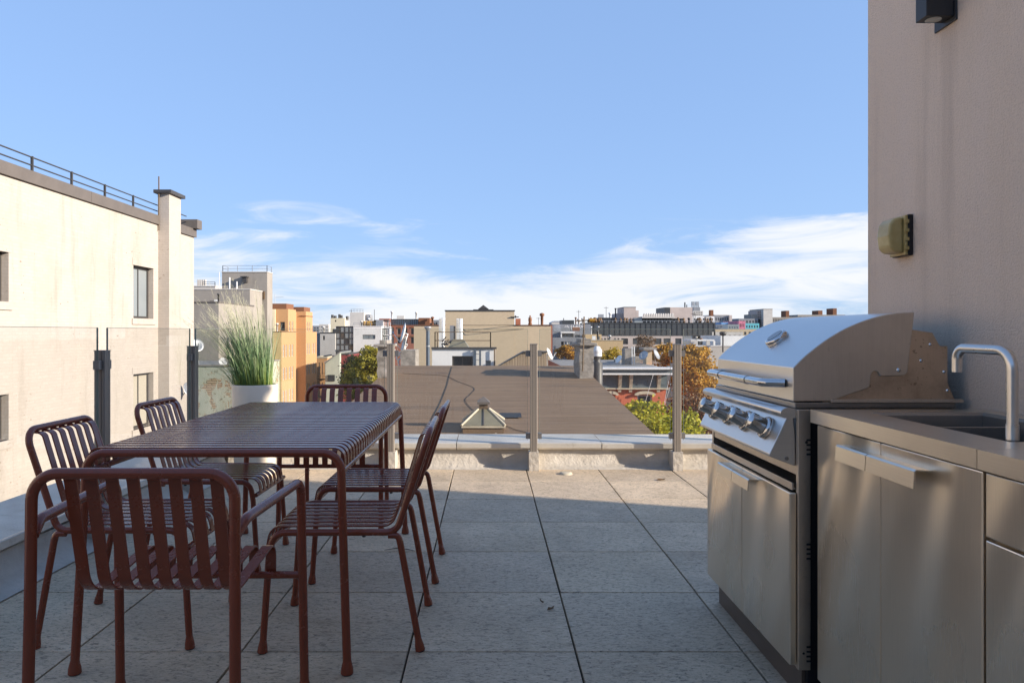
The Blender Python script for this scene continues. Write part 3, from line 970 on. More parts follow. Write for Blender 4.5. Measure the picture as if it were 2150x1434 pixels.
for kk, px_ in enumerate((1501, 1536, 1573, 1619)):
    yk = (0.90) * FOC / (px_ - VPX)
    yk = (2.92, 2.745, 2.565, 2.385)[kk]
    pos = Vector((0.903, yk, 0.832))
    kb = link_mesh('knob', knb, gr_, pos)
    link_mesh('bezel', bez, kb, pos)
    link_mesh('indicator', mkm, kb, pos)
# firebox rim and hood
B(0.951, 1.45, GY0 + 0.022, 3.08, 0.9065, 0.925).build('firebox_rim', 'steel_dark', gr_, 0.002)
LY0, LY1 = 2.283, 3.035
arc = [(0.945, 1.034), (0.968, 1.058), (0.993, 1.080), (1.046, 1.120), (1.108, 1.156), (1.181, 1.185), (1.253, 1.201), (1.322, 1.206)]
sm_arc = []
for i in range(len(arc) - 1):
    p0, p1, p2, p3 = [Vector(arc[max(0, min(len(arc) - 1, i + k))]) for k in (-1, 0, 1, 2)]
    for j in range(4):
        u = j / 4
        sm_arc.append(0.5 * ((2 * p1) + (p2 - p0) * u + (2 * p0 - 5 * p1 + 4 * p2 - p3) * u * u + (3 * p1 - p0 - 3 * p2 + p3) * u ** 3))
sm_arc.append(Vector(arc[-1]))
arcp = [tuple(p) for p in sm_arc]
side = [(0.945, 0.928)] + arcp + [(1.300, 1.018), (1.291, 1.008), (1.214, 1.006)]
side += [(1.212 - 0.012 + 0.012 * math.cos(a), 1.010 + 0.012 * math.sin(a)) for a in [R(20 + 20 * k) for k in range(8)]]
side += [(1.185, 1.002), (1.183, 0.974), (1.175, 0.968), (1.055, 0.928)]
m = MB()
n = len(side)
# curved top and front skin, smooth; flat cheeks
vs_ = [(p[0], LY0, p[1]) for p in side] + [(p[0], LY1, p[1]) for p in side]
for i in range(n):
    j = (i + 1) % n
    m.add([vs_[i], vs_[j], vs_[n + j], vs_[n + i]], [(0, 1, 2, 3)], 0, False)
ns = len(arcp)
m2 = MB()
m.add([vs_[i] for i in range(n)], [tuple(range(n))], 1)
m.add([vs_[n + i] for i in range(n)], [tuple(reversed(range(n)))], 1)
lid_me = m.mesh('lid', ['steel_hood', 'steel_side'])
bm = bmesh.new(); bm.from_mesh(lid_me)
bmesh.ops.remove_doubles(bm, verts=bm.verts, dist=1e-5)
bmesh.ops.recalc_face_normals(bm, faces=bm.faces)
for f in bm.faces:
    f.smooth = len(f.verts) == 4 and f.calc_center_median().z > 1.036
for e in bm.edges:
    if len(e.link_faces) == 2 and e.calc_face_angle(0) > R(22):
        e.smooth = False
bm.to_mesh(lid_me); bm.free()
lid = bpy.data.objects.new('lid', lid_me)
C.objects.link(lid); lid.parent = gr_
OFF[lid] = OFF[gr_]
for q in lid_me.vertices:
    q.co -= OFF[gr_]
md = lid.modifiers.new('bevel', 'BEVEL'); md.width = 0.003; md.segments = 2; md.limit_method = 'ANGLE'
# hood lip seam along the folded edge
MB().tube(fillet([(0.945, 2.345, 0.981), (0.885, 2.375, 0.981), (0.885, 2.955, 0.981), (0.945, 2.985, 0.981)], 0.03, 8), 0.0135, 16).build('handle', 'chrome', lid)
for yy in (2.52, 2.81):
    MB().tube([(0.885, yy - 0.008, 0.981), (0.885, yy + 0.008, 0.981)], 0.0155, 16).build('handle_collar', 'chrome', lid)
tn = Vector((-0.60, 0, 0.80)).normalized()
tm = tn.to_track_quat('Z', 'Y').to_matrix()
th = MB().lathe([(0.0, -0.006), (0.043, -0.006), (0.043, 0.010), (0.039, 0.017), (0.034, 0.018), (0.0, 0.016)], 32, (1.040, 2.65, 1.117), mat=tm).build('thermometer', 'chrome', lid)
MB().lathe([(0.0, 0.019), (0.030, 0.019)], 28, (1.040, 2.65, 1.117), mat=tm, smooth=False).build('dial', 'steel_dark', th)
MB().lathe([(0.0, 0.004), (0.005, 0.003), (0.007, 0.0)], 12, (1.272, LY0, 1.026), mat=Vector((0, -1, 0)).to_track_quat('Z', 'Y').to_matrix()).build('bolt', 'chrome', lid)
plate = [(1.04, 0.925), (1.20, 1.10), (1.318, 1.151), (1.381, 1.141), (1.425, 1.062), (1.428, 0.985), (1.440, 0.955), (1.452, 0.926)]
for (y0, y1) in ((2.290, 2.294), (3.045, 3.049)):
    ck = MB().prism(plate, y0, y1, 'XZ').build('hood_cheek', 'steel_rust', gr_)
    if y0 < 2.5:
        for (x, z) in ((1.374, 1.105), (1.345, 1.055), (1.417, 1.020), (1.428, 0.962)):
            MB().lathe([(0.0, 0.004), (0.004, 0.003), (0.0055, 0.0)], 10, (x, 2.290, z), mat=Vector((0, -1, 0)).to_track_quat('Z', 'Y').to_matrix()).build('bolt', 'chrome', ck)
B(1.395, 1.43, 2.294, 3.045, 0.926, 1.10).build('hood_back', 'steel_rust', gr_)
B(1.058, 1.467, 2.272, 2.290, 0.9255, 0.936).build('sill', 'steel_side', gr_, 0.001)
MB().tube([(0.977, GY0 - 0.0006, 0.805), (0.977, GY0 + 0.003, 0.805)], 0.0045, 12).build('cable_hole', 'black_gap', gr_)
MB().tube([(0.968, GY0 - 0.0006, 0.157), (0.968, GY0 + 0.003, 0.157)], 0.0035, 12).build('cable_hole', 'black_gap', gr_)
vsl = B(-0.010, 0.0035, -0.0008, 0.003, -0.0028, 0.0028).mesh('vent_slot', 'black_gap')
for z0 in (0.79, 0.47, 0.155):
    for k in range(4):
        link_mesh('vent_slot', vsl, gr_, (0.987, GY0, z0 - 0.0145 * (k - 1.5)))

# ------------------------------------------------------------------ sink cabinet
SY0, SY1 = 1.462, 2.205
sk = empty('sink_cabinet', (1.22, 1.83, 0), 'stainless outdoor cabinet with inset sink and two tall doors', 'cabinet')
m = MB()
m.box(1.004, 1.47, SY0 + 0.002, SY1 - 0.003, 0.10, 0.62)
m.box(1.004, 1.022, SY0 + 0.002, SY1 - 0.003, 0.62, 0.872)
m.box(1.022, 1.47, SY1 - 0.020, SY1 - 0.003, 0.62, 0.872)
m.box(1.022, 1.47, SY0 + 0.002, SY0 + 0.02, 0.62, 0.872)
m.build('carcass', 'steel_side', sk, 0.001)
B(1.05, 1.45, SY0 + 0.01, SY1 - 0.006, 0.0, 0.0995).build('toe_kick', 'toe_black', sk)
smid = 1.848
for k, (y0, y1) in enumerate(((SY0 + 0.004, smid - 0.0015), (smid + 0.0015, SY1 - 0.001))):
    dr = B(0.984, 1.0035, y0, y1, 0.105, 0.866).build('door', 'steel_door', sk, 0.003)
    hy = (smid - 0.21, smid - 0.0015) if k == 0 else (smid + 0.0015, smid + 0.16)
    MB().strip([(0.986, 0.834), (0.952, 0.836), (0.9485, 0.833), (0.946, 0.795)], 0.003, hy[0], hy[1], 'XZ', 0, False).build('handle', 'steel_counter', dr)
m = MB()
cx0, cx1, cy0, cy1 = 0.970, 1.497, SY0 + 0.001, 2.218
bx0, bx1, by0, by1 = 1.105, 1.435, 1.56, 2.135
for (a, b, c_, d_) in ((cx0, bx0, cy0, cy1), (bx1, cx1, cy0, cy1), (bx0, bx1, cy0, by0), (bx0, bx1, by1, cy1)):
    m.box(a, b, c_, d_, 0.905, 0.911)
m.box(cx0, cx0 + 0.006, cy0, cy1, 0.872, 0.905)
m.box(cx0 + 0.006, cx1, cy1 - 0.006, cy1, 0.872, 0.905)
m.build('countertop', 'steel_counter', sk)
m = MB()
q = 0.03
zb = 0.70
ring = lambda i, z: [(bx0 + i, by0 + i, z), (bx1 - i, by0 + i, z), (bx1 - i, by1 - i, z), (bx0 + i, by1 - i, z)]
rs = [ring(0, 0.9105), ring(0.004, 0.902), ring(0.012, zb + 0.03), ring(0.04, zb)]
vs2 = [p for r_ in rs for p in r_]
fs = [(4 * i + k, 4 * i + (k + 1) % 4, 4 * i + 4 + (k + 1) % 4, 4 * i + 4 + k) for i in range(3) for k in range(4)] + [(12, 13, 14, 15)]
m.add(vs2, fs)
bs = m.build('basin', 'steel_dark', sk, fix=True)
B(bx0 + 0.016, bx1 - 0.016, 1.985, 1.991, zb + 0.03, 0.888).build('basin_divider', 'steel_dark', sk, 0.002)
dw = empty('drawer_cabinet', (1.22, 1.1, 0), 'stainless cabinet with a drawer above, cut by the right picture edge', 'cabinet')
B(1.004, 1.47, 0.70, SY0 - 0.003, 0.10, 0.872).build('carcass', 'steel_side', dw, 0.001)
B(1.05, 1.45, 0.71, SY0 - 0.01, 0.0, 0.0995).build('toe_kick', 'toe_black', dw)
B(0.984, 1.0035, 0.72, SY0 - 0.004, 0.739, 0.866).build('drawer_front', 'steel_door', dw, 0.003)
B(0.984, 1.0035, 0.72, SY0 - 0.004, 0.105, 0.733).build('drawer_front', 'steel_door', dw, 0.003)
m = B(0.970, 1.497, 0.70, SY0 - 0.001, 0.905, 0.911)
m.box(0.970, 0.976, 0.70, SY0 - 0.001, 0.872, 0.905)
m.build('countertop', 'steel_counter', dw)
fc = empty('faucet', (1.128, 1.585, 0.911), 'brushed steel square-bend faucet standing over the sink', 'faucet')
MB().tube(fillet([(1.128, 1.585, 0.911), (1.128, 1.585, 1.104), (1.123, 1.765, 1.106), (1.123, 1.765, 1.048)], 0.042, 9), 0.0112, 20).build('spout', 'brushed_tube', fc)
MB().tube([(1.128, 1.585, 0.911), (1.128, 1.585, 0.945)], 0.0128, 20).build('collar', 'brushed_tube', fc)

# floor puck
o = MB().lathe([(0.0, 0.016), (0.03, 0.016), (0.05, 0.012), (0.055, 0.0)], 24, (0.62, 5.93, 0.0)).build('drain_cap', 'cornice_tan')
tag(o, 'small pale round cap lying on the sunlit pavers by the parapet', 'drain cap')

# ------------------------------------------------------------------ grass in its pot
gx, gy = -1.865, 5.87
pt = empty('planter', (gx, gy, 0), 'tall cream pot of feathery ornamental grass in the terrace corner', 'planter')
MB().lathe([(0.0, 0.0), (0.148, 0.0), (0.156, 0.02), (0.176, 0.72), (0.174, 0.728), (0.162, 0.728), (0.158, 0.66), (0.0, 0.66)], 48, (gx, gy, 0)).build('pot', 'pot_white', pt)
MB().lathe([(0.158, 0.664), (0.08, 0.675), (0.0, 0.68)], 24, (gx, gy, 0)).build('soil', 'soil', pt)
rg = random.Random(11)
V, F, AL = [], [], []
def blade(base, dirx, diry, h, w, curve, segs=7, plume=False):
    pts = []
    for i in range(segs + 1):
        u = i / segs
        k = u * u
        pts.append(Vector((base[0] + dirx * (0.35 * u + k * curve), base[1] + diry * (0.35 * u + k * curve * 0.5), base[2] + h * (u - 0.16 * k * abs(curve)))))
    a = rg.uniform(0, math.pi)
    wv = Vector((math.cos(a), math.sin(a), 0))
    for i, p in enumerate(pts):
        u = i / segs
        ww = w * (1 - u) ** 0.6 + 0.0004
        V.append(p - wv * ww); V.append(p + wv * ww); AL.extend([u, u])
    b = len(V) - 2 * (segs + 1)
    for i in range(segs):
        F.append((b + 2 * i, b + 2 * i + 1, b + 2 * i + 3, b + 2 * i + 2))
    if plume:
        tipd = (pts[-1] - pts[-3]).normalized()
        for j in range(26):
            u = rg.uniform(0, 1)
            p = pts[-3].lerp(pts[-1] + tipd * 0.08, u)
            d = (tipd + Vector((rg.gauss(0, .32), rg.gauss(0, .32), rg.gauss(0.1, .3)))).normalized() * rg.uniform(0.02, 0.055)
            s_ = d.orthogonal().normalized() * 0.0007
            bb = len(V)
            V.extend([p - s_, p + s_, p + d]); AL.extend([0.97, 0.97, 1.0]); F.append((bb, bb + 1, bb + 2))
for k in range(900):
    a, rr = rg.uniform(0, 2 * math.pi), 0.14 * math.sqrt(rg.random())
    base = (gx + rr * math.cos(a), gy + rr * math.sin(a), 0.655)
    tall = rg.random()
    pl = tall > 0.90
    h = rg.uniform(0.24, 0.72) if not pl else rg.uniform(0.60, 0.86)
    dx = math.cos(a) * rr * 0.5 - rg.uniform(-0.01, 0.17) + rg.gauss(0, 0.02)
    dy = math.sin(a) * rr * 0.6 + rg.gauss(0, 0.03)
    if pl: dx -= rg.uniform(0.02, 0.16)
    blade(base, dx, dy, h, rg.uniform(0.0018, 0.0036), rg.uniform(0.1, 1.5), 7, pl)
me = bpy.data.meshes.new('foliage')
me.from_pydata([tuple(p - OFF[pt]) for p in V], [], F)
me.materials.append(MATS['grass_blade'])
at = me.attributes.new('along', 'FLOAT', 'POINT')
at.data.foreach_set('value', AL)
fo = bpy.data.objects.new('foliage', me)
C.objects.link(fo); fo.parent = pt; fo['kind'] = 'stuff'

# ------------------------------------------------------------------ buildings with real openings
WCACHE = {}
def window_meshes(w, h, style, frame, glass):
    """frame ring and pane in a local XZ plane, outside towards -Y"""
    k = (round(w, 2), round(h, 2), style, frame, glass)
    if k not in WCACHE:
        f = min(0.07, w * 0.12)
        m = MB()
        m.box(-w / 2, w / 2, -0.05, 0.0, h / 2 - f, h / 2)
        m.box(-w / 2, w / 2, -0.05, 0.0, -h / 2, -h / 2 + f)
        m.box(-w / 2, -w / 2 + f, -0.05, 0.0, -h / 2 + f, h / 2 - f)
        m.box(w / 2 - f, w / 2, -0.05, 0.0, -h / 2 + f, h / 2 - f)
        if style == 'sash':
            m.box(-w / 2 + f, w / 2 - f, -0.04, 0.0, -f * 0.4, f * 0.4)
        elif style.startswith('m'):
            n_ = int(style[1:])
            for i in range(1, n_):
                x = -w / 2 + w * i / n_
                m.box(x - f * 0.3, x + f * 0.3, -0.04, 0.0, -h / 2 + f, h / 2 - f)
        me = m.mesh('window', frame)
        pm = B(-w / 2 + f * 0.5, w / 2 - f * 0.5, -0.022, -0.012, -h / 2 + f * 0.5, h / 2 - f * 0.5).mesh('pane', glass)
        WCACHE[k] = (me, pm)
    return WCACHE[k]
class Bld:
    def __init__(s, name, label, cat='building', group=None, at=(0, 0), z0=GROUND):
        s.root = empty(name, (at[0], at[1], z0), label, cat, group)
        s.z0 = z0
    def block(s, x0, x1, y0, y1, z1, mat, z0=None, wins=(), top='gravel_roof', cop=None, name='wall', depth=0.14):
        """wins: (face, u0, u1, v0, v1, style, frame, glass)"""
        z0 = s.z0 if z0 is None else z0
        m = MB()
        faces = {'f': [], 'r': [], 'l': []}
        for w in wins: faces[w[0]].append(w)
        for fc_, (ua, ub) in (('f', (x0, x1)), ('r', (y0, y1)), ('l', (y0, y1))):
            def P(u, v, dep=0.0):
                return {'f': (u, y0 + dep, v), 'r': (x1 - dep, u, v), 'l': (x0 + dep, u, v)}[fc_]
            us = sorted({ua, ub} | {w[1] for w in faces[fc_]} | {w[2] for w in faces[fc_]})
            vs3 = sorted({z0, z1} | {w[3] for w in faces[fc_]} | {w[4] for w in faces[fc_]})
            for i in range(len(us) - 1):
                for j in range(len(vs3) - 1):
                    uc, vc = (us[i] + us[i + 1]) / 2, (vs3[j] + vs3[j + 1]) / 2
                    if any(w[1] < uc < w[2] and w[3] < vc < w[4] for w in faces[fc_]): continue
                    m.add([P(us[i], vs3[j]), P(us[i + 1], vs3[j]), P(us[i + 1], vs3[j + 1]), P(us[i], vs3[j + 1])], [(0, 1, 2, 3)])
            for w in faces[fc_]:
                _, a, b, c_, d_ = w[:5]
                ring_ = [(a, c_), (b, c_), (b, d_), (a, d_)]
                for i in range(4):
                    p, q_ = ring_[i], ring_[(i + 1) % 4]
                    m.add([P(*p), P(*q_), P(*q_, depth), P(*p, depth)], [(0, 1, 2, 3)])
                m.add([P(a, c_, depth + .02), P(b, c_, depth + .02), P(b, d_, depth + .02), P(a, d_, depth + .02)], [(0, 1, 2, 3)])
        m.add([(x0, y1, z0), (x1, y1, z0), (x1, y1, z1), (x0, y1, z1)], [(0, 1, 2, 3)])
        m.add([(x0, y0, z1), (x1, y0, z1), (x1, y1, z1), (x0, y1, z1)], [(0, 1, 2, 3)], 1)
        o = m.build(name, [mat, top], s.root, fix=False)
        if cop:
            t_, h_ = 0.12, cop[1]
            mm = MB()
            mm.box(x0 - 0.05, x1 + 0.05, y0 - 0.05, y0 + 0.25, z1 + 0.002, z1 + h_)
            mm.box(x1 - 0.25, x1 + 0.05, y0 + 0.25, y1, z1 + 0.002, z1 + h_)
            mm.box(x0 - 0.05, x0 + 0.25, y0 + 0.25, y1, z1 + 0.002, z1 + h_)
            mm.build('coping', cop[0], s.root)
        for w in wins:
            fc_, a, b, c_, d_ = w[:5]
            st, fr, gl = (list(w[5:]) + ['plain', 'frame_dark', 'window_glass'][len(w) - 5:])[:3]
            me_, pm = window_meshes(b - a, d_ - c_, st, fr, gl)
            uc, vc = (a + b) / 2, (c_ + d_) / 2
            loc = {'f': (uc, y0 + depth, vc), 'r': (x1 - depth, uc, vc), 'l': (x0 + depth, uc, vc)}[fc_]
            wo_ = link_mesh('window', me_, s.root, loc)
            wo_.rotation_euler = (0, 0, {'f': 0, 'r': R(90), 'l': R(-90)}[fc_])
            p_ = bpy.data.objects.new('pane', pm)
            C.objects.link(p_); p_.parent = wo_
        return o
    def part(s, name, mb, mats, **k):
        return mb.build(name, mats, s.root, **k)
def grid(face, u0, u1, v0, v1, nu, nv, fw=0.5, fh=0.6, style='plain', frame='frame_dark', glass='window_glass'):
    out = []
    du, dv = (u1 - u0) / nu, (v1 - v0) / nv
    for i in range(nu):
        for j in range(nv):
            a, c_ = u0 + du * (i + 0.5 - fw / 2), v0 + dv * (j + 0.5 - fh / 2)
            out.append((face, a, a + du * fw, c_, c_ + dv * fh, style, frame, glass))
    return out
def rail(mb, pts, z0, z1, r=0.02, posts=1.2, mids=1):
    pts = [Vector(p) for p in pts]
    for a, b in zip(pts, pts[1:]):
        L = (b - a).length
        n_ = max(1, int(L / posts))
        for i in range(n_ + 1):
            p = a.lerp(b, i / n_)
            mb.box(p.x - r, p.x + r, p.y - r, p.y + r, z0, z1)
        for k in range(mids + 1):
            z = z1 - (z1 - z0) * k / (mids + 1)
            mb.tube([(a.x, a.y, z), (b.x, b.y, z)], r * 0.8, 6)
    return mb

# --- pale painted-brick neighbour on the left
WX = -10.0
nb = Bld('pale_building', 'pale cream painted-brick building filling the left edge, with roof railing', at=(-14, 12))
ROOF_L = 4.40
wl = [('r', 20.71, 21.95, 1.53, 3.03), ('r', 20.71, 21.95, -1.62, -0.05), ('r', 14.09, 15.33, 1.77, 2.80), ('r', 14.09, 15.33, -1.10, -0.145)]
nb.block(-20, WX, -4, 24.96, ROOF_L, 'pale_brick', wins=[w + ('m2' if w[1] > 20 else 'plain', 'frame_dark', 'window_glass_pale' if w[1] > 20 and w[3] > 0 else ('blind' if w[1] > 20 else 'window_glass')) for w in wl], depth=0.20)
for w in wl:
    yc = (w[1] + w[2]) / 2
    m = B(WX - 0.1, WX + 0.035, w[1] - 0.10, w[2] + 0.10, w[3] - 0.17, w[3])
    m.build('window_sill', 'pale_brick', nb.root)
    B(WX - 0.05, WX + 0.012, w[1] - 0.06, w[2] + 0.06, w[4], w[4] + 0.20).build('lintel', 'pale_brick', nb.root)
for k in range(5):
    y0, y1 = -4 + k * 5.6, -4 + (k + 1) * 5.6 - 0.01
    if k == 4: y1 = 22.24
    B(WX - 0.5, WX + 0.07, y0, y1, ROOF_L - 0.02, ROOF_L + 0.25).build('roof_coping', 'fascia_metal', nb.root)
B(WX - 0.5, WX + 0.07, 23.12, 25.03, ROOF_L - 0.05, ROOF_L + 0.22).build('roof_coping', 'fascia_metal', nb.root)
B(WX - 0.9, WX + 0.22, 24.7, 25.1, ROOF_L + 0.22, ROOF_L + 0.52).build('gutter_box', 'fascia_metal', nb.root)
m = MB()
m.box(WX - 0.01, WX + 0.335, 22.26, 23.1, GROUND, 5.33)
pier = m.build('chimney', 'pale_brick', nb.root)
B(WX - 0.10, WX + 0.43, 22.16, 23.22, 5.33, 5.43).build('chimney_cap', 'dark_metal', pier)
MB().tube([(WX + 0.05, 22.20, 4.2), (WX + 0.05, 22.20, 5.83)], 0.02, 6).build('mast', 'rust_rail', pier)
rr_ = [12.2, 16.33, 17.88 + 0.05, 19.41, 20.99, 22.2]
m = MB()
for z in (ROOF_L + 0.62, ROOF_L + 0.44):
    m.tube([(WX - 0.15, 6, z), (WX - 0.15, 24.7, z)], 0.018, 6)
m.build('railing', 'dark_metal', nb.root)
for y in (9.4, 11.2, 13.0, 14.75, 16.35, 17.9, 19.45, 21.0):
    B(WX - 0.17, WX - 0.12, y - 0.02, y + 0.02, ROOF_L + 0.25, ROOF_L + 0.64).build('railing_post', 'dark_metal', nb.root)
# satellite dish on the wall
def dish(name, label, c, aim, r=0.35, mat='galv', mast=None, group=None):
    ro = empty(name, c, label, 'satellite dish', group)
    mt = Vector(aim).normalized().to_track_quat('Z', 'Y').to_matrix()
    prof = [(0.0, 0.0), (r * 0.4, r * 0.03), (r * 0.75, r * 0.11), (r, r * 0.2), (r * 1.0, r * 0.22), (r * 0.74, r * 0.135), (r * 0.4, r * 0.055), (0, r * 0.025)]
    MB().lathe(prof, 22, c, mat=mt).build('reflector', mat, ro)
    a = Vector(aim).normalized()
    dn = (mt @ Vector((0, -1, 0)))
    if dn.z > 0: dn = -dn
    p0 = Vector(c) + dn * r * 0.95 + a * r * 0.2
    p1 = Vector(c) + a * r * 1.15 + dn * r * 0.25
    MB().tube([p0, p1], r * 0.05, 6).build('arm', mat, ro)
    MB().tube([p1 - a * r * 0.12, p1 + a * r * 0.1], r * 0.11, 8).build('receiver', 'galv', ro)
    if mast:
        MB().tube([Vector(c), Vector(c) - a * r * 0.3, Vector(mast)], r * 0.07, 6).build('mast', 'galv', ro)
    return ro
dish('satellite_dish', 'small dish bracketed to the pale wall behind the left railing post', (WX + 0.30, 23.75, -0.72), (0.9, -0.35, 0.35), 0.24, 'galv', (WX, 23.8, -1.05), 'satellite dishes')

# --- grey rendered block behind the grass
gb = Bld('grey_apartment_block', 'stepped grey rendered block with a roof tower behind the grass planter', at=(-26, 62))
gb.block(-36, -22.02, 60, 69, PZ(636, 60), 'grey_render', wins=grid('r', 61, 68, -9, 1.5, 3, 3, 0.3, 0.5), cop=('fascia_metal', 0.12))
gb.block(-36, -22.65, 69.8, 73.6, PZ(609, 70), 'grey_render', wins=[('r', 71.0, 71.6, 0.6, 1.7)], cop=('grey_render_light', 0.1))
gb.block(PX(466, 74), PX(561, 74), 74, 75.8, PZ(572, 74), 'grey_render', cop=('pale_concrete', 0.08))
x0, x1 = PX(467, 74), PX(560, 74)
zt = PZ(572, 74) + 0.08
m = MB()
rail(m, [(x0, 75.6, 0), (x0, 74.1, 0), (x1, 74.1, 0), (x1, 75.6, 0)], zt, zt + 0.6, 0.025, 1.3, 1)
gb.part('railing', m, 'galv')
m = MB().box(-24.6, -24.2, 73.5, 74.0, 6.1, 6.6); m.box(-24.75, -24.1, 73.3, 74.0, 6.6, 6.7)
gb.part('flue_box', m, 'dark_metal')
m = MB().tube([(-25.0, 71, 5.1), (-25.0, 71, 6.4)], 0.07, 8); m.tube([(-24.3, 71, 5.1), (-24.3, 71, 6.0)], 0.06, 8); m.tube([(-26, 71, 5.1), (-26, 71, 6.9)], 0.04, 6)
gb.part('vent_pipe', m, 'white_metal')
gb.part('meter_cage', B(PX(553, 74.5), PX(560, 74.5), 73.75, 73.95, PZ(628, 74), PZ(612, 74)), 'rust_rail')
lb = Bld('lit_grey_block', 'grey block painted pale to look sunlit, beyond the stepped grey one, next to the pale corner', at=(-34, 80))
lb.block(-48, PX(452, 80), 80, 92, PZ(602, 80), 'grey_render_light', cop=('pale_concrete', 0.1))  # sunlit look put into the colour: paler render on this front
m = MB()
for k in range(5):
    m.tube([(PX(408 + 4 * k, 80), 81, 6), (PX(408 + 4 * k, 80), 81, PZ(586, 80))], 0.1, 8)
lb.part('flue_row', m, 'pale_concrete')
m = rail(MB(), [(PX(424, 80), 80.2, 0), (PX(450, 80), 80.2, 0)], PZ(602, 80) + 0.1, PZ(592, 80), 0.03, 0.7, 1)
lb.part('railing', m, 'dark_metal')

# --- green peeling wall
gp = Bld('peeling_building', 'low pale green stucco wall with paint peeling off to bare brick', at=(-17, 42))
gp.block(-24, PX(503, 42), 42, 50, PZ(769, 42), 'peeling_green', cop=('grey_render', 0.08))
dish('satellite_dish', 'grey dish on the roof of the peeling green building', (PX(412, 43), 43, PZ(726, 43)), (0.5, -0.6, 0.4), 0.42, 'galv', (PX(412, 43), 43.4, PZ(768, 43)), 'satellite dishes')
dish('satellite_dish', 'white oval dish right of the peeling building, behind the grass', (PX(468, 43), 43, PZ(760, 43)), (0.3, -0.9, 0.3), 0.25, 'white_metal', (PX(468, 43), 43.2, PZ(768, 43)), 'satellite dishes')

# --- orange brick apartment building
OX = -25.3
ob = Bld('orange_apartment_building', 'tall orange brick apartment building with brown parapets right of the grass', at=(-27, 95))
rows = [(-1.98 - 2.83 * k, -0.45 - 2.83 * k) for k in range(4)]
wA = [('r', a, b, v0, v1, 'sash', 'frame_light', 'window_glass_pale') for (a, b) in ((90.5, 91.22), (91.7, 92.4), (93.3, 94.0), (94.55, 95.3)) for (v0, v1) in rows]
ob.block(-34, OX, 90, 96.6, 1.144, 'orange_brick', wins=wA, cop=('frame_dark', 0.06))
ob.part('yellow_gable', B(-28.2, OX - 0.02, 89.93, 89.996, GROUND, 1.10), 'ochre_wall')
ob.block(-27.9, OX - 0.004, 92.8, 96.6, 4.03, 'orange_brick', z0=1.15, wins=[('r', 93.3, 94.0, 1.25, 2.5, 'sash', 'frame_light'), ('r', 94.6, 95.3, 1.25, 2.5, 'sash', 'frame_light'),
         ('f', -26.3, -25.7, 1.3, 2.4)])
ob.part('cream_panel', B(-27.95, -26.87, 92.6, 92.79, 1.2, 4.0), 'cream_wall')
ob.part('roof_parapet', B(-28.6, OX - 0.25, 92.95, 96.4, 4.034, 4.72), 'brown_brick')
ob.block(-30, -26.6, 96.62, 101.8, 3.9, 'orange_brick')
wB = [('r', a, b, v0, v1, 'sash', 'frame_light', 'window_glass_pale') for (a, b) in ((102.4, 103.1), (103.6, 104.3), (105.7, 106.4), (106.8, 107.5)) for (v0, v1) in rows]
ob.block(-30, OX, 101.82, 108.3, 1.144, 'orange_brick', wins=wB)
ob.block(-28.4, OX - 0.004, 101.84, 105.7, 3.98, 'orange_brick', z0=1.15, wins=[('r', 102.4, 103.1, 1.25, 2.5, 'sash', 'frame_light'), ('r', 103.6, 104.3, 1.25, 2.5, 'sash', 'frame_light')])
ob.part('roof_parapet', B(-29.2, OX - 0.3, 102.0, 105.5, 3.984, 4.6), 'brown_brick')
ob.part('string_course', B(-26.2, OX + 0.05, 101.75, 105.7, 3.3, 3.4), 'brown_brick')
m = MB().tube([(-27.0, 93, 4.7), (-27.0, 93, 5.9)], 0.03, 6); m.tube([(-27.0, 93, 5.5), (-26, 93.2, 5.55)], 0.02, 6)
ob.part('roof_mast', m, 'galv')

# --- small houses left of the tree
lo = Bld('low_orange_house', 'low salmon brick house with fire escape below the orange apartment building', at=(-25, 112))
lo.block(PX(664, 112), PX(687, 112), 112, 122, PZ(752, 112), 'orange_brick', wins=grid('f', PX(667, 112), PX(686, 112), -9.0, -2.9, 3, 2, 0.35, 0.6, 'plain', 'frame_light', 'window_glass_pale'), cop=('cornice_tan', 0.25))
m = MB()
for z in (-6.0, -8.6):
    m.box(PX(668, 112), PX(686, 112), 111.2, 111.95, z, z + 0.06)
    rail(m, [(PX(668, 112), 111.25, 0), (PX(686, 112), 111.25, 0)], z, z + 0.9, 0.02, 0.25, 1)
lo.part('fire_escape', m, 'rust_rail')
sg = Bld('sage_house', 'pale green clapboard house with a slanting roofline left of the tree', at=(-21, 100))
xa, xb = PX(683, 100), PX(713, 100)
m = MB().prism([(xa, GROUND), (xb, GROUND), (xb, PZ(741, 100)), (xa, PZ(763, 100))], 100, 108, 'XZ')
sg.part('wall', m, 'sage')
m = MB().prism([(xa - .1, PZ(763, 100) + .02), (xb + .1, PZ(741, 100) + .02), (xb + .1, PZ(741, 100) + .17), (xa - .1, PZ(763, 100) + .17)], 99.8, 108, 'XZ')
sg.part('roof', m, 'galv')
sg.part('awning_window', B(PX(688, 100), PX(703, 100), 99.9, 99.99, PZ(800, 100), PZ(787, 100)), 'window_glass')
mr = Bld('maroon_house', 'dark red narrow house front between the sage house and the tree', at=(-19.8, 101))
mr.block(PX(713, 101), PX(732, 101), 101, 110, PZ(745, 101), 'maroon', cop=('dark_metal', 0.2), wins=[('f', PX(715, 101), PX(722, 101), PZ(808, 101), PZ(788, 101), 'sash', 'frame_light', 'window_glass_pale')])
fr_ = Bld('flat_roof_row', 'low flat-roofed row with a white parapet edge under the white modern house', at=(-20, 108))
fr_.block(PX(668, 110.5), PX(800, 110.5), 123, 127, PZ(737, 125), 'blue_grey', cop=('white_paint', 0.25))
gh = Bld('grey_cream_house', 'small grey-cream house with one dark window left of the glass-fronted house', at=(-26, 130))
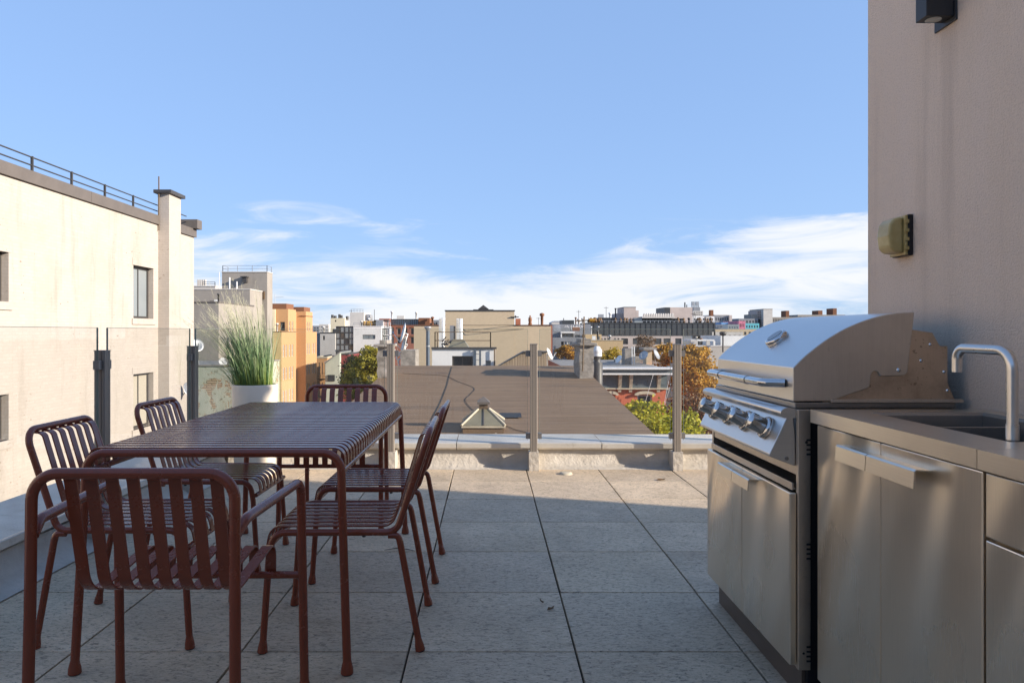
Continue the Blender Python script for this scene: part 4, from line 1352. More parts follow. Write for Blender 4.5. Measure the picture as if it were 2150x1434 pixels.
gh.block(PX(672, 130), PX(704, 130), 130, 140, PZ(700, 130), 'grey_render_light', wins=[('f', PX(678, 130), PX(682, 130), PZ(714, 130), PZ(705, 130))], cop=('dark_metal', 0.2))
gh.part('side_slab', B(PX(664, 130), PX(671.5, 130), 130.5, 139, GROUND, PZ(699, 130)), 'blue_grey')

wm = Bld('white_modern_house', 'white modern house with a glass corner and one strip window', at=(-20, 115))
wxa, wxm, wxb = PX(705, 115), PX(742, 115), PX(801, 115)
wm.block(wxm, wxb, 115, 124, PZ(686, 115), 'white_paint', wins=[('f', PX(761, 115), PX(788, 115), PZ(712, 115), PZ(703, 115), 'm2', 'frame_dark', 'window_glass_pale')], cop=('white_paint', 0.1))
gw = []
for i in range(4):
    for j in range(4):
        du = (wxm - wxa) / 4
        z1_ = PZ(686 + j * 12.5, 115); z0_ = PZ(686 + (j + 1) * 12.5, 115)
        gw.append(('f', wxa + du * i + 0.02, wxa + du * (i + 1) - 0.02, z0_ + 0.03, z1_ - 0.03, 'plain', 'frame_dark', 'window_glass_pale' if (i * 7 + j * 3) % 5 else 'window_glass'))
wm.block(wxa, wxm - 0.01, 115.1, 124, PZ(685, 115), 'dark_cladding', wins=gw, depth=0.06)
m = rail(MB(), [(wxm, 115.3, 0), (wxb, 115.3, 0)], PZ(686, 115) + 0.1, PZ(682, 115) + .3, 0.03, 0.8, 1)
wm.part('roof_railing', m, 'galv')
m = MB()
for k in range(14):
    x = PX(765 + 2.4 * k, 117)
    m.lathe([(0.0, 0), (0.22, 0.05), (0.30, 0.35), (0.18, 0.7), (0.0, 0.8)], 7, (x + 0.1 * (k % 3), 117 + (k % 2), PZ(686, 117) + 0.1))
wm.part('roof_shrub', m, 'leaf_orange')
m = MB().box(PX(786, 118), PX(815, 118), 117.5, 120, PZ(675, 118), PZ(672, 118))
for px_ in (787, 800, 814): m.box(PX(px_, 118) - .08, PX(px_, 118) + .08, 117.6, 117.8, PZ(686, 118), PZ(675, 118))
wm.part('pergola', m, 'dark_metal')
wb_ = Bld('balcony_house', 'narrow white balconied house right of the white modern house', at=(-16.4, 113))
wb_.block(PX(801.5, 117), PX(812, 117), 117, 124, PZ(686, 117), 'dark_cladding', wins=grid('f', PX(802, 117), PX(811.5, 117), PZ(735, 117), PZ(688, 117), 1, 3, 0.7, 0.75))
m = MB()
for z in (PZ(688, 116), PZ(703, 116), PZ(718, 116)):
    m.box(PX(806, 116), PX(820, 116), 115.6, 116.8, z - 0.1, z)
    rail(m, [(PX(806, 116), 115.7, 0), (PX(820, 116), 115.7, 0)], z, z + 0.8, 0.03, 0.25, 0)
m.box(PX(818, 116), PX(820, 116), 115.6, 116.8, GROUND, PZ(686, 116))
wb_.part('balcony', m, 'white_paint')
ph = Bld('roof_penthouse', 'pale stair penthouse with railing above the white modern house', at=(-24, 140))
ph.block(PX(735, 140), PX(764, 140), 140, 148, PZ(656, 140), 'pale_concrete')
m = rail(MB(), [(PX(737, 140), 140.1, 0), (PX(762, 140), 140.1, 0)], PZ(656, 140), PZ(649, 140), 0.03, 0.5, 1)
ph.part('railing', m, 'galv')
ph.part('water_tank', MB().lathe([(0, 0), (0.8, 0), (0.8, 1.0), (0.5, 1.15), (0, 1.2)], 8, (PX(772, 141), 142, PZ(673, 141))), 'blue_grey')
ph.block(PX(764.2, 141), PX(796, 141), 141, 148, PZ(673, 141), 'pinkish', wins=grid('f', PX(766, 141), PX(795, 141), PZ(686, 141), PZ(675, 141), 4, 1, 0.4, 0.8))
ph.part('antenna', MB().tube([(PX(786, 141), 141, 3), (PX(786, 141), 141, PZ(650, 141))], 0.06, 6), 'dark_metal')
ch_ = Bld('cream_roof_house', 'cream house with vents on its roof above the grey-cream house', at=(-30, 160))
ch_.block(PX(694, 160), PX(724, 160), 160, 170, PZ(668, 160), 'cream_wall', wins=[('f', PX(703, 160), PX(706, 160), PZ(676, 160), PZ(672, 160))])
ch_.block(PX(724.1, 160), PX(734, 160), 161, 170, PZ(672, 160), 'white_paint')
m = MB()
for px_, py_ in ((697, 661), (703, 663), (712, 660), (716, 662), (728, 664)):
    m.tube([(PX(px_, 161), 161.5, PZ(672, 161)), (PX(px_, 161), 161.5, PZ(py_, 161))], 0.3, 8)
ch_.part('vent', m, 'dark_metal')

rb = Bld('red_brick_factory', 'red brick factory with arched windows and a glassed roof storey', at=(-20, 200))
wins = []
for px_ in (813, 824, 838, 852, 866, 880, 894, 908, 922):
    for (ya, yb) in ((702, 689), (721, 708)):
        wins.append(('f', PX(px_ - 3.2, 200), PX(px_ + 3.2, 200), PZ(ya, 200), PZ(yb, 200), 'sash', 'frame_dark', 'window_glass'))
rb.block(PX(796, 200), PX(945, 200), 200, 215, PZ(684, 200), 'red_brick', wins=wins, cop=('brown_brick', 0.2), depth=0.25)
m = MB()
for w in wins:
    uc, hw_ = (w[1] + w[2]) / 2, (w[2] - w[1]) / 2
    pr = [(uc + (hw_ + .15) * math.cos(a), w[4] + 0.0 + 0.45 * math.sin(a)) for a in [R(180 - 20 * k) for k in range(10)]]
    m2 = MB().prism(pr, 199.86, 199.99, 'XZ')
    m2.build('window_arch', 'brown_brick', rb.root)
rb.part('glass_storey', B(PX(820, 203), PX(878, 203), 203, 210, PZ(684, 203), PZ(671, 203)), 'window_glass_pale')
m = MB()
for k in range(16):
    x = PX(820 + k * 58 / 15, 203)
    m.box(x - 0.08, x + 0.08, 202.85, 202.99, PZ(684, 203), PZ(671, 203))
m.box(PX(819.5, 203), PX(878.5, 203), 202.8, 202.99, PZ(671, 203), PZ(670, 203))
rb.part('mullion', m, 'dark_metal')
rb.part('stair_house', B(PX(878.6, 202), PX(902, 202), 202, 209, PZ(684, 202), PZ(667.5, 202)), 'brown_brick')
rb.part('chimney_stack', B(PX(796, 201), PX(818, 201), 201, 209, PZ(684, 201), PZ(669, 201)), 'red_brick')

# far dark slivers on the left horizon
for i, (a, b, tp, d, mt, lab) in enumerate(((640, 676, 684, 320, 'blue_grey', 'distant dark slab on the horizon right of the orange building'),
                                            (670, 690, 681, 280, 'pale_concrete', 'distant pale block on the left horizon below the clouds'),
                                            (900, 940, 672, 260, 'blue_grey', 'distant grey block peeping over the tan building on its left'))):
    f = Bld('distant_building', lab, group='distant skyline buildings', at=(PX((a + b) / 2, d), d))
    f.block(PX(a, d), PX(b, d), d, d + 20, PZ(tp, d), mt, wins=grid('f', PX(a, d), PX(b, d), PZ(697, d), PZ(tp + 2, d), 6, 2, 0.5, 0.5))

# --- row house with the brown tar roof right below us
rh = Bld('tar_roof_house', 'row house with a broad brown tar-paper roof just past the railing', at=(0, 17))
def roof_z(y): return -0.94 + 0.07 * (y - 15.0)
RXL, RXR = -3.5, 3.34
m = MB()
m.add([(RXL, 6.9, GROUND), (RXR, 6.9, GROUND), (RXR, 27, GROUND), (RXL, 27, GROUND), (RXL, 6.9, roof_z(6.9) - .05), (RXR, 6.9, roof_z(6.9) - .05), (RXR, 27, roof_z(27) - .05), (RXL, 27, roof_z(27) - .05)],
      [(0, 1, 5, 4), (1, 2, 6, 5), (2, 3, 7, 6), (3, 0, 4, 7), (4, 5, 6, 7)])
rh.part('wall', m, 'brown_brick')
m = MB()
nx_, ny_ = 24, 60
rv = []
for j in range(ny_ + 1):
    y = 6.9 + 20.15 * j / ny_
    for i in range(nx_ + 1):
        x = RXL - .05 + (RXR - RXL + .1) * i / nx_
        rv.append((x, y, roof_z(y) + 0.006 * mnoise.noise(Vector((x * .5, y * .5, 1)))))
m.add(rv, [(j * (nx_ + 1) + i, j * (nx_ + 1) + i + 1, (j + 1) * (nx_ + 1) + i + 1, (j + 1) * (nx_ + 1) + i) for j in range(ny_) for i in range(nx_)], 0, True)
rh.part('roof', m, 'tar_roof')
rh.part('roof_edge', B(RXR - 0.02, RXR + 0.1, 6.9, 27.05, -1.9, -1.86).box(RXR, RXR + .01, 6.9, 7, -1.9, -1.8), 'dark_metal')
for (xa, xb, ya, yb, tp, nm) in ((2.9, 3.36, 23.5, 25.0, 0.70, 'r'), (-3.58, -3.22, 23.6, 25.0, 0.66, 'l')):
    m = MB()
    nz_ = 8
    zs = [roof_z(24) - 0.3 + (tp - roof_z(24) + 0.3) * k / nz_ for k in range(nz_ + 1)]
    rngc = random.Random(int(xa * 10))
    prev = None
    for k, z in enumerate(zs):
        j = [rngc.uniform(-.025, .025) for _ in range(8)]
        ring_ = [(xa + j[0], ya + j[1], z), (xb + j[2], ya + j[3], z), (xb + j[4], yb + j[5], z), (xa + j[6], yb + j[7], z)]
        if prev: m.add(prev + ring_, [(i, (i + 1) % 4, 4 + (i + 1) % 4, 4 + i) for i in range(4)])
        prev = ring_
    m.add(prev, [(0, 1, 2, 3)])
    ch0 = m.build('chimney', 'old_render', rh.root)
    m = MB().box(xa - .1, xb + .1, ya - .1, yb + .1, tp, tp + 0.09)
    m.box(xa + .05, xb - .05, ya + .2, yb - .2, tp + .09, tp + .22)
    m.build('chimney_cap', 'old_render', ch0, bevel=0.02)
# hipped skylight
sl = empty('roof_skylight', (-0.11, 15.6, roof_z(15.6)), 'weathered hipped glass skylight with a capped vent on the tar roof', 'skylight')
zb0 = roof_z(15.0)
xa, xb, ya, yb = -0.56, 0.34, 15.05, 16.15
B(xa + .03, xb - .03, ya + .03, yb - .03, zb0 - 0.05, zb0 + 0.12).build('curb', 'tar_roof', sl)
B(xa, xb, ya, yb, zb0 + 0.12, zb0 + 0.17).build('frame', 'cornice_tan', sl, 0.005)
za, zt_ = zb0 + 0.172, zb0 + 0.46
ax0, ax1, ay0, ay1 = -0.22, 0.0, 15.5, 15.7
quads = [[(xa, ya, za), (xb, ya, za), (ax1, ay0, zt_), (ax0, ay0, zt_)], [(xb, ya, za), (xb, yb, za), (ax1, ay1, zt_), (ax1, ay0, zt_)],
         [(xb, yb, za), (xa, yb, za), (ax0, ay1, zt_), (ax1, ay1, zt_)], [(xa, yb, za), (xa, ya, za), (ax0, ay0, zt_), (ax0, ay1, zt_)]]
for q_ in quads:
    MB().add(q_ + [(p[0], p[1], p[2] - 0.01) for p in q_], [(0, 1, 2, 3), (7, 6, 5, 4), (0, 4, 5, 1), (1, 5, 6, 2), (2, 6, 7, 3), (3, 7, 4, 0)]).build('pane', 'skylight_glass', sl)
for q_ in quads:
    MB().tube([Vector(q_[0]), Vector(q_[3])], 0.026, 6).build('hip_bar', 'cornice_tan', sl)
    a_, b_ = (Vector(q_[0]) + Vector(q_[1])) / 2, (Vector(q_[2]) + Vector(q_[3])) / 2
    MB().tube([a_, b_], 0.018, 6).build('glazing_bar', 'dark_metal', sl)
B(ax0 + .02, ax1 - .02, ay0 + .0, ay1, zt_ - 0.02, zt_ + 0.1).build('vent_neck', 'rust_rail', sl)
m = MB()
cx_, cy_ = (ax0 + ax1) / 2, (ay0 + ay1) / 2
m.box(ax0 - .02, ax1 + .02, ay0 - .04, ay1 + .04, zt_ + 0.1, zt_ + 0.15)
m.add([(ax0 - .02, ay0 - .04, zt_ + .15), (ax1 + .02, ay0 - .04, zt_ + .15), (ax1 + .02, ay1 + .04, zt_ + .15), (ax0 - .02, ay1 + .04, zt_ + .15), (cx_, cy_, zt_ + .26)], [(0, 1, 4), (1, 2, 4), (2, 3, 4), (3, 0, 4)])
m.build('vent_cap', 'fascia_metal', sl)
def on_roof(pxy):
    px_, py_ = pxy
    d = 3.134 / ((py_ - VPY) / FOC + 0.07)
    return (PX(px_, d), d, roof_z(d) + 0.025)
def cable(label, pts, r=0.014):
    P_ = [Vector(on_roof(p)) for p in pts]
    sm = []
    for i in range(len(P_) - 1):
        p0, p1, p2, p3 = [P_[max(0, min(len(P_) - 1, i + k))] for k in (-1, 0, 1, 2)]
        for j in range(6):
            u = j / 6
            sm.append(0.5 * ((2 * p1) + (p2 - p0) * u + (2 * p0 - 5 * p1 + 4 * p2 - p3) * u * u + (3 * p1 - p0 - 3 * p2 + p3) * u ** 3))
    sm.append(P_[-1])
    for p in sm: p.z = roof_z(p.y) + r + 0.006
    tag(MB().tube(sm, r, 6).build('roof_cable', 'cable_black'), label, 'cable', 'cables loose on the tar roof')
cable('black cable running straight down the tar roof towards the chairs', [(949, 771), (944, 788), (938, 812), (925, 845), (912, 872), (903, 893)], 0.007)
cable('black cable curling across the tar roof to the skylight', [(845, 785), (890, 787), (935, 790), (962, 802), (995, 815), (988, 828), (977, 840), (986, 855), (996, 864)], 0.006)
cable('thin cable lying on the tar roof right of the skylight', [(1058, 892), (1080, 902), (1106, 909)], 0.006)
# flat dark patch lying on the roof
d1 = on_roof((1065, 874))
m = MB().add([(0.25, d1[1] - .3, roof_z(d1[1] - .3) + .03), (0.75, d1[1] - .3, roof_z(d1[1] - .3) + .03), (0.75, d1[1] + .3, roof_z(d1[1] + .3) + .03), (0.25, d1[1] + .3, roof_z(d1[1] + .3) + .03)], [(0, 1, 2, 3)])
rh.part('dark_patch', m, 'cable_black')

# pole lashed to the chimney, dome vent
o = MB().tube([(2.98, 23.35, -0.1), (3.03, 23.35, PZ(665, 23.35))], 0.022, 6)
o.tube([(2.75, 23.35, PZ(674, 23.35)), (3.35, 23.35, PZ(672, 23.35))], 0.018, 6)
ae = empty('antenna_pole', (2.98, 23.35, -0.1), 'rusty antenna pole with crossbar strapped to the right roof chimney', 'antenna')
o.build('pole', 'rust_rail', ae)
MB().tube([(3.2, 23.35, PZ(673, 23.35)), (3.36, 23.35, PZ(673, 23.35))], 0.06, 8).build('insulator', 'leaf_orange', ae)
dv = empty('dome_vent', (PX(1253, 26), 26, -1), 'white domed turbine vent on a black neck right of the chimney', 'roof vent')
c0 = (PX(1253.5, 26), 26, 0)
MB().lathe([(0.20, -1.0), (0.20, PZ(762, 26)), (0.10, PZ(758, 26)), (0.16, PZ(750, 26)), (0.17, PZ(747, 26))], 20, c0).build('neck', 'dark_metal', dv)
MB().lathe([(0.17, PZ(748, 26)), (0.175, PZ(744, 26)), (0.16, PZ(742, 26)), (0.175, PZ(740, 26)), (0.17, PZ(734, 26)), (0.12, PZ(732, 26)), (0.115, PZ(729, 26)), (0.07, PZ(727, 26)), (0, PZ(726.5, 26))], 24, c0).build('dome', 'white_metal', dv)

# roof behind: house carrying white bulkhead, pipe and wooden shed
rb2 = Bld('rear_row_house', 'flat-roofed house behind the tar roof carrying the white roof room', at=(-1, 30))
rb2.block(-4.3, 4.6, 27.3, 44, -1.2, 'brown_brick')
wbk = empty('roof_room', (-1.15, 34, -1.2), 'white roof room with dark windows, ladder and iron roof railing', 'roof room')
wx0, wx1, wz = PX(907, 34), PX(1040, 34), PZ(733, 34)
tmp = Bld.__new__(Bld); tmp.root = wbk; tmp.z0 = -1.2
tmp.block(wx0, wx1, 34, 38.5, wz, 'white_paint', wins=[('f', PX(949, 34), PX(993, 34), PZ(790, 34), PZ(747.5, 34), 'm2', 'frame_dark', 'window_glass'), ('f', PX(1019.5, 34), PX(1031, 34), PZ(785, 34), PZ(757, 34), 'plain', 'galv', 'window_glass_pale')])
B(wx0 - .03, wx1 + .06, 33.93, 34.2, wz + .002, wz + 0.09).build('cornice', 'dark_metal', wbk)
for x in (PX(996, 33.9), PX(1008, 33.9)):
    B(x - 0.045, x + 0.045, 33.84, 33.93, -1.2, wz + 0.0).build('ladder_stile', 'blue_pipe', wbk)
for k in range(5):
    MB().tube([(PX(996, 33.9), 33.9, -0.95 + 0.27 * k), (PX(1008, 33.9), 33.9, -0.95 + 0.27 * k)], 0.014, 6).build('ladder_rung', 'galv', wbk)
MB().tube([(wx1 - .04, 33.9, -1.2), (wx1 - .04, 33.9, wz)], 0.03, 8).build('drain_pipe', 'rust_rail', wbk)
m = rail(MB(), [(PX(914.5, 35), 37.8, 0), (PX(914.5, 34.6), 34.25, 0), (PX(1030, 34.6), 34.25, 0), (PX(1030, 34.6), 37.8, 0)], wz + .002, PZ(697.5, 34.4), 0.022, 1.35, 1)
m.build('roof_railing', 'rust_rail', wbk)
m = MB()
sa, sb = PX(940, 35.5), PX(986, 35.5)
z0_ = wz + 0.01
m.add([(sa, 35, z0_), (sb, 35, z0_), (sb, 36.4, z0_), (sa, 36.4, z0_), (PX(952, 35.6), 35.5, PZ(712.5, 35.5)), (PX(973, 35.6), 35.5, PZ(712.5, 35.5)), (PX(973, 35.6), 36, PZ(712.5, 35.5)), (PX(952, 35.6), 36, PZ(712.5, 35.5))],
      [(0, 1, 5, 4), (1, 2, 6, 5), (2, 3, 7, 6), (3, 0, 4, 7), (4, 5, 6, 7)])
m.build('skylight', 'skylight_glass', wbk)
for (pa, pb, tp, bt) in ((921.5, 933.5, 667.5, 703), (958.5, 970.5, 669, 704)):
    d = 36.8
    m = MB().box(PX(pa, d), PX(pa + 5.8, d), d, d + 0.25, wz, PZ(tp, d))
    m.lathe([(0.0, PZ(tp, d)), (0.085, PZ(tp, d)), (0.088, wz)], 14, (PX(pb - 3, d), d + 0.1, 0))
    dk = m.build('vent_stack', 'white_metal', wbk)
    for k in range(7):
        z = PZ(tp + 3.2 + k * 4.0, d)
        B(PX(pa + 0.8, d), PX(pa + 5.0, d), d - 0.012, d - 0.001, z - 0.032, z + 0.012).build('louvre', 'cornice_tan', dk)
B(PX(944.5, 36), PX(952.5, 36), 36, 36.4, wz, PZ(683.5, 36)).build('flue', 'blue_grey', wbk)
B(PX(953, 36), PX(956, 36), 36, 36.4, wz, PZ(684.5, 36)).build('flue', 'dark_metal', wbk)
m = MB()
rc = random.Random(8)
for k in range(16):
    px_ = rc.uniform(925, 965); dd = rc.uniform(35.2, 37)
    z = wz + rc.uniform(0.0, 0.45)
    m.tube([(PX(px_, dd), dd, z), (PX(px_ + rc.uniform(-8, 8), dd), dd + .1, z + rc.uniform(-.1, .3))], rc.uniform(0.015, 0.05), 6)
m.build('pipework', 'dark_metal', wbk)
vp = empty('vent_pipe', (PX(898, 31), 31, -1.2), 'tall blue-grey vent pipe with a flared cap left of the white roof room', 'vent pipe')
MB().tube([(PX(898.5, 31), 31, -1.2), (PX(898.5, 31), 31, PZ(694, 31))], 0.078, 14).build('pipe', 'blue_pipe', vp)
MB().lathe([(0.08, PZ(695, 31)), (0.11, PZ(691, 31)), (0.155, PZ(688, 31)), (0.155, PZ(686.5, 31)), (0.06, PZ(685.5, 31)), (0, PZ(685.5, 31))], 18, (PX(898.5, 31), 31, 0)).build('cap', 'galv', vp)
MB().tube([(PX(898.5, 31), 31, PZ(728, 31)), (PX(898.5, 31), 31, PZ(725.5, 31))], 0.09, 14).build('collar', 'galv', vp)
# wooden roof shed
ws = empty('roof_shed', (PX(1100, 33), 33, -1.2), 'plank-clad roof shed with a sloping roof behind the middle railing post', 'roof shed')
pts = [(PX(1048, 33), PZ(770, 33)), (PX(1100, 33), PZ(740, 33)), (PX(1147, 33), PZ(740, 33))]
def shed_top(x):
    (ax, az), (bx2, bz), (cx2, cz) = pts
    return az + (bz - az) * (x - ax) / (bx2 - ax) if x < bx2 else bz
x = pts[0][0]
MB().prism([(pts[0][0], -1.2), (pts[2][0], -1.2), (pts[2][0], pts[2][1] - .02), (pts[1][0], pts[1][1] - .02), (pts[0][0], pts[0][1] - .02)], 33.03, 33.55, 'XZ').build('wall', 'brown_brick', ws)
while x < pts[2][0] - 0.02:
    e = min(x + 0.118, pts[2][0])
    MB().prism([(x, -1.2), (e - .012, -1.2), (e - .012, shed_top(e)), (x, shed_top(x))], 33.0, 33.025, 'XZ').build('plank', 'wood_plank', ws)
    x = e
MB().prism([(pts[0][0] - .05, pts[0][1]), (pts[1][0], pts[1][1]), (pts[2][0] + .06, pts[2][1]), (pts[2][0] + .06, pts[2][1] + .05), (pts[1][0] - .02, pts[1][1] + .05), (pts[0][0] - .05, pts[0][1] + .05)], 32.93, 33.6, 'XZ').build('roof', 'dark_metal', ws)
dish('satellite_dish', 'white dish seen edge-on at the right end of the plank shed', (PX(1152, 35), 35, PZ(744, 35)), (0.85, -0.3, 0.4), 0.3, 'white_metal', (PX(1150, 35), 35, -1.2), 'satellite dishes')
dish('satellite_dish', 'white dish on a ladder bracket left of the far left railing post top', (PX(850, 30), 30, PZ(700, 30)), (-0.93, -0.2, 0.25), 0.42, 'white_metal', (PX(846, 30), 30, PZ(735, 30)), 'satellite dishes')
dish('satellite_dish', 'lower white dish of the pair beside the far left railing post', (PX(851, 30), 30, PZ(722, 30)), (-0.9, -0.3, 0.25), 0.32, 'white_metal', (PX(846, 30), 30, PZ(740, 30)), 'satellite dishes')
lr = empty('dish_bracket', (PX(842, 30), 30, -1.2), 'white metal lattice bracket under the pair of dishes', 'bracket')
m = MB()
for a, b in (((832, 752), (850, 726)), ((836, 757), (856, 734)), ((832, 752), (836, 757)), ((838, 744), (844, 750)), ((844, 736), (850, 742)), ((836, 757), (838, 768)), ((850, 726), (850, 768))):
    m.tube([(PX(a[0], 30), 30, PZ(a[1], 30)), (PX(b[0], 30), 30, PZ(b[1], 30))], 0.03, 6)
m.build('lattice', 'white_metal', lr)
B(PX(841, 29), PX(872, 29), 29, 30.5, -1.2, PZ(735, 29)).build('base_wall', 'old_render', lr)

# --- tan stuccoed building behind
tn_ = Bld('tan_building', 'big blank tan stucco building with lower wings behind the roof room', at=(1, 60))
tn_.block(PX(935, 60), PX(1080, 60), 60, 74, PZ(653.5, 60), 'tan_wall', cop=('dark_metal', 0.09))
tn_.block(PX(869, 60), PX(934.9, 60), 59.985, 74, PZ(684, 60), 'tan_wall', cop=('brown_brick', 0.07))
tn_.block(PX(1080.1, 60), PX(1157, 60), 60.015, 74, PZ(684, 60), 'tan_wall', cop=('brown_brick', 0.07))
tn_.part('brick_corner', B(PX(1157, 60) + .003, PX(1160, 60), 60.05, 74, GROUND, PZ(684, 60)), 'red_brick')
m = MB().box(PX(994, 63), PX(1036, 63), 62, 65, PZ(653, 63), PZ(648, 63) - .1)
m.prism([(PX(1004, 63), PZ(649.5, 63)), (PX(1026, 63), PZ(649.5, 63)), (PX(1015, 63), PZ(641, 63))], 62.2, 64.6, 'XZ')
tn_.part('roof_hatch', m, 'dark_metal')
tn_.part('brick_chimney', B(PX(1083, 63), PX(1093, 63), 63, 64, PZ(684, 63), PZ(669, 63)), 'red_brick')
m = MB().tube([(PX(1082, 60.5), 60.2, PZ(668, 60.5)), (PX(1082, 60.5), 60.2, PZ(662.5, 60.5))], 0.06, 6)
m.box(PX(1073, 60.2), PX(1089, 60.2), 59.9, 60.3, PZ(666.5, 60.2), PZ(664.8, 60.2))
tn_.part('floodlight', m, 'dark_metal')
m = MB().lathe([(0.11, PZ(684, 62)), (0.17, PZ(681, 62)), (0.12, PZ(677, 62)), (0.16, PZ(672, 62)), (0.13, PZ(668, 62)), (0.05, PZ(666, 62)), (0.08, PZ(664, 62)), (0.0, PZ(661.5, 62))], 10, (PX(1113, 62), 62, 0))
tn_.part('chimney_pot', m, 'brown_brick')
m = MB().lathe([(0.11, PZ(684, 62)), (0.12, PZ(664, 62)), (0.2, PZ(663, 62)), (0.2, PZ(659, 62)), (0.1, PZ(657.5, 62)), (0, PZ(657, 62))], 10, (PX(1138, 62), 62, 0))
tn_.part('chimney_pot', m, 'brown_brick')
m = MB()
for z in (682, 690.5):
    m.tube([(PX(872, 59.8), 60.7, PZ(z, 59.8) - .02), (PX(1010, 59), 59.6, PZ(z + 1, 59)), (PX(1157, 59.8), 60.3, PZ(z, 59.8))], 0.02, 5)
tn_.part('overhead_wire', m, 'cable_black')

# --- house with red wall and bracketed cornice
rw = Bld('red_cornice_house', 'red painted row house with a grey bracketed cornice and arched lintels', at=(7, 40))
cz = PZ(771, 40)
cxa, cxb, rxb = 4.2, PX(1410, 40), PX(1398, 40)
ww = [('f', PX(1338, 40), PX(1369, 40), PZ(880, 40), PZ(829, 40), 'sash', 'frame_light', 'window_glass'), ('f', PX(1270, 40), PX(1292, 40), PZ(880, 40), PZ(831, 40), 'sash', 'frame_light', 'window_glass')]
rw.block(cxa, rxb, 40, 52, cz - 0.05, 'red_paint', wins=ww, z0=GROUND)
rw.part('frieze', B(cxa, rxb + 0.05, 39.86, 39.99, PZ(814, 40), PZ(785, 40)), 'cornice_blue')
for k in range(7):
    x = PX(1272 + 22 * k, 39.85)
    if x + 0.35 > rxb: break
    B(x, x + 0.38, 39.83, 39.858, PZ(808, 40), PZ(793, 40)).build('frieze_panel', 'cornice_blue', rw.root)
rw.part('frieze_moulding', B(cxa, rxb + 0.1, 39.78, 39.99, PZ(817, 40), PZ(814, 40) - .003), 'cornice_tan')
rw.part('cornice', B(cxa, cxb, 39.25, 40.2, PZ(774.5, 40), cz), 'white_metal')
rw.part('cornice_band', B(cxa, cxb - 0.1, 39.42, 40.1, PZ(782, 40), PZ(774.5, 40) - .003), 'cornice_blue')
rw.part('cornice_bead', B(cxa, cxb - 0.06, 39.36, 40.05, PZ(785.5, 40), PZ(782, 40) - .003), 'white_metal')
for px_ in (1302, 1325, 1384):
    x = PX(px_, 39.7)
    MB().prism([(39.5, PZ(786, 40)), (39.99, PZ(786, 40)), (39.99, PZ(821, 40)), (39.86, PZ(823, 40)), (39.80, PZ(815, 40)), (39.72, PZ(806, 40)), (39.6, PZ(797, 40))], x - 0.085, x + 0.085, 'YZ').build('bracket', 'cornice_tan', rw.root)
for (pa, pb) in ((1331, 1376), (1266, 1298)):
    uc, hw_ = (PX(pa, 40) + PX(pb, 40)) / 2, (PX(pb, 40) - PX(pa, 40)) / 2
    outer = [(uc + hw_ * math.cos(a), PZ(829, 40) + 0.22 * math.sin(a)) for a in [R(180 - 15 * k) for k in range(13)]]
    inner = [(uc + hw_ * 0.72 * math.cos(a), PZ(830, 40) + 0.08 * math.sin(a)) for a in [R(15 * k) for k in range(13)]]
    MB().prism(outer + inner, 39.84, 39.99, 'XZ').build('arched_lintel', 'cornice_tan', rw.root)
B(PX(1312, 44), PX(1326, 44), 44, 45, cz - 0.1, PZ(732, 44)).build('chimney', 'old_render', rw.root)
B(PX(1357, 45), PX(1369, 45), 45, 46, cz - 0.1, PZ(735, 45)).build('chimney', 'tan_wall', rw.root)
B(PX(1350, 45), PX(1378, 45), 44.8, 46.2, PZ(735, 45) + .002, PZ(730, 45)).build('chimney_cap', 'old_render', rw.root)
B(PX(1326.2, 44), PX(1328.2, 44), 44, 44.1, cz, PZ(728, 44)).build('pole', 'white_metal', rw.root)
B(PX(1331, 44), PX(1333, 44), 44, 44.1, cz, PZ(728, 44)).build('pole', 'white_metal', rw.root)
mm_ = MB()
mm_.prism([(PX(1300, 47), cz - .1), (PX(1395, 47), cz - .1), (PX(1395, 47), PZ(764, 47)), (PX(1350, 47), PZ(750, 47)), (PX(1320, 47), PZ(747, 47)), (PX(1300, 47), PZ(757, 47))], 47, 49, 'XZ')
rw.part('party_wall', mm_, 'old_render')
dish('satellite_dish', 'grey dish turned right on the red house roof, right of its chimney', (PX(1377, 43.5), 43.5, PZ(745, 43.5)), (0.75, -0.5, 0.45), 0.33, 'galv', (PX(1378, 43.5), 43.6, cz), 'satellite dishes')
dish('satellite_dish', 'grey dish left of the capped chimney on the red house roof', (PX(1352, 43.5), 43.5, PZ(747, 43.5)), (-0.6, -0.6, 0.5), 0.30, 'galv', (PX(1352, 43.5), 43.6, cz), 'satellite dishes')
dish('satellite_dish', 'white dish arm at the left of the red house roof behind the yellow tree', (PX(1300, 43.5), 43.5, PZ(755, 43.5)), (-0.8, -0.3, 0.5), 0.28, 'white_metal', (PX(1303, 43.5), 43.6, cz), 'satellite dishes')
# wires down from the cornice
m = MB()
for a, b in (((1373, 785), (1355, 850)), ((1405, 800), (1392, 868)), ((1410, 805), (1396, 855))):
    m.tube([(PX(a[0], 39.1), 39.2, PZ(a[1], 39.1)), (PX(b[0], 39.1), 39.3, PZ(b[1], 39.1))], 0.011, 5)
rw.part('service_wire', m, 'white_metal')

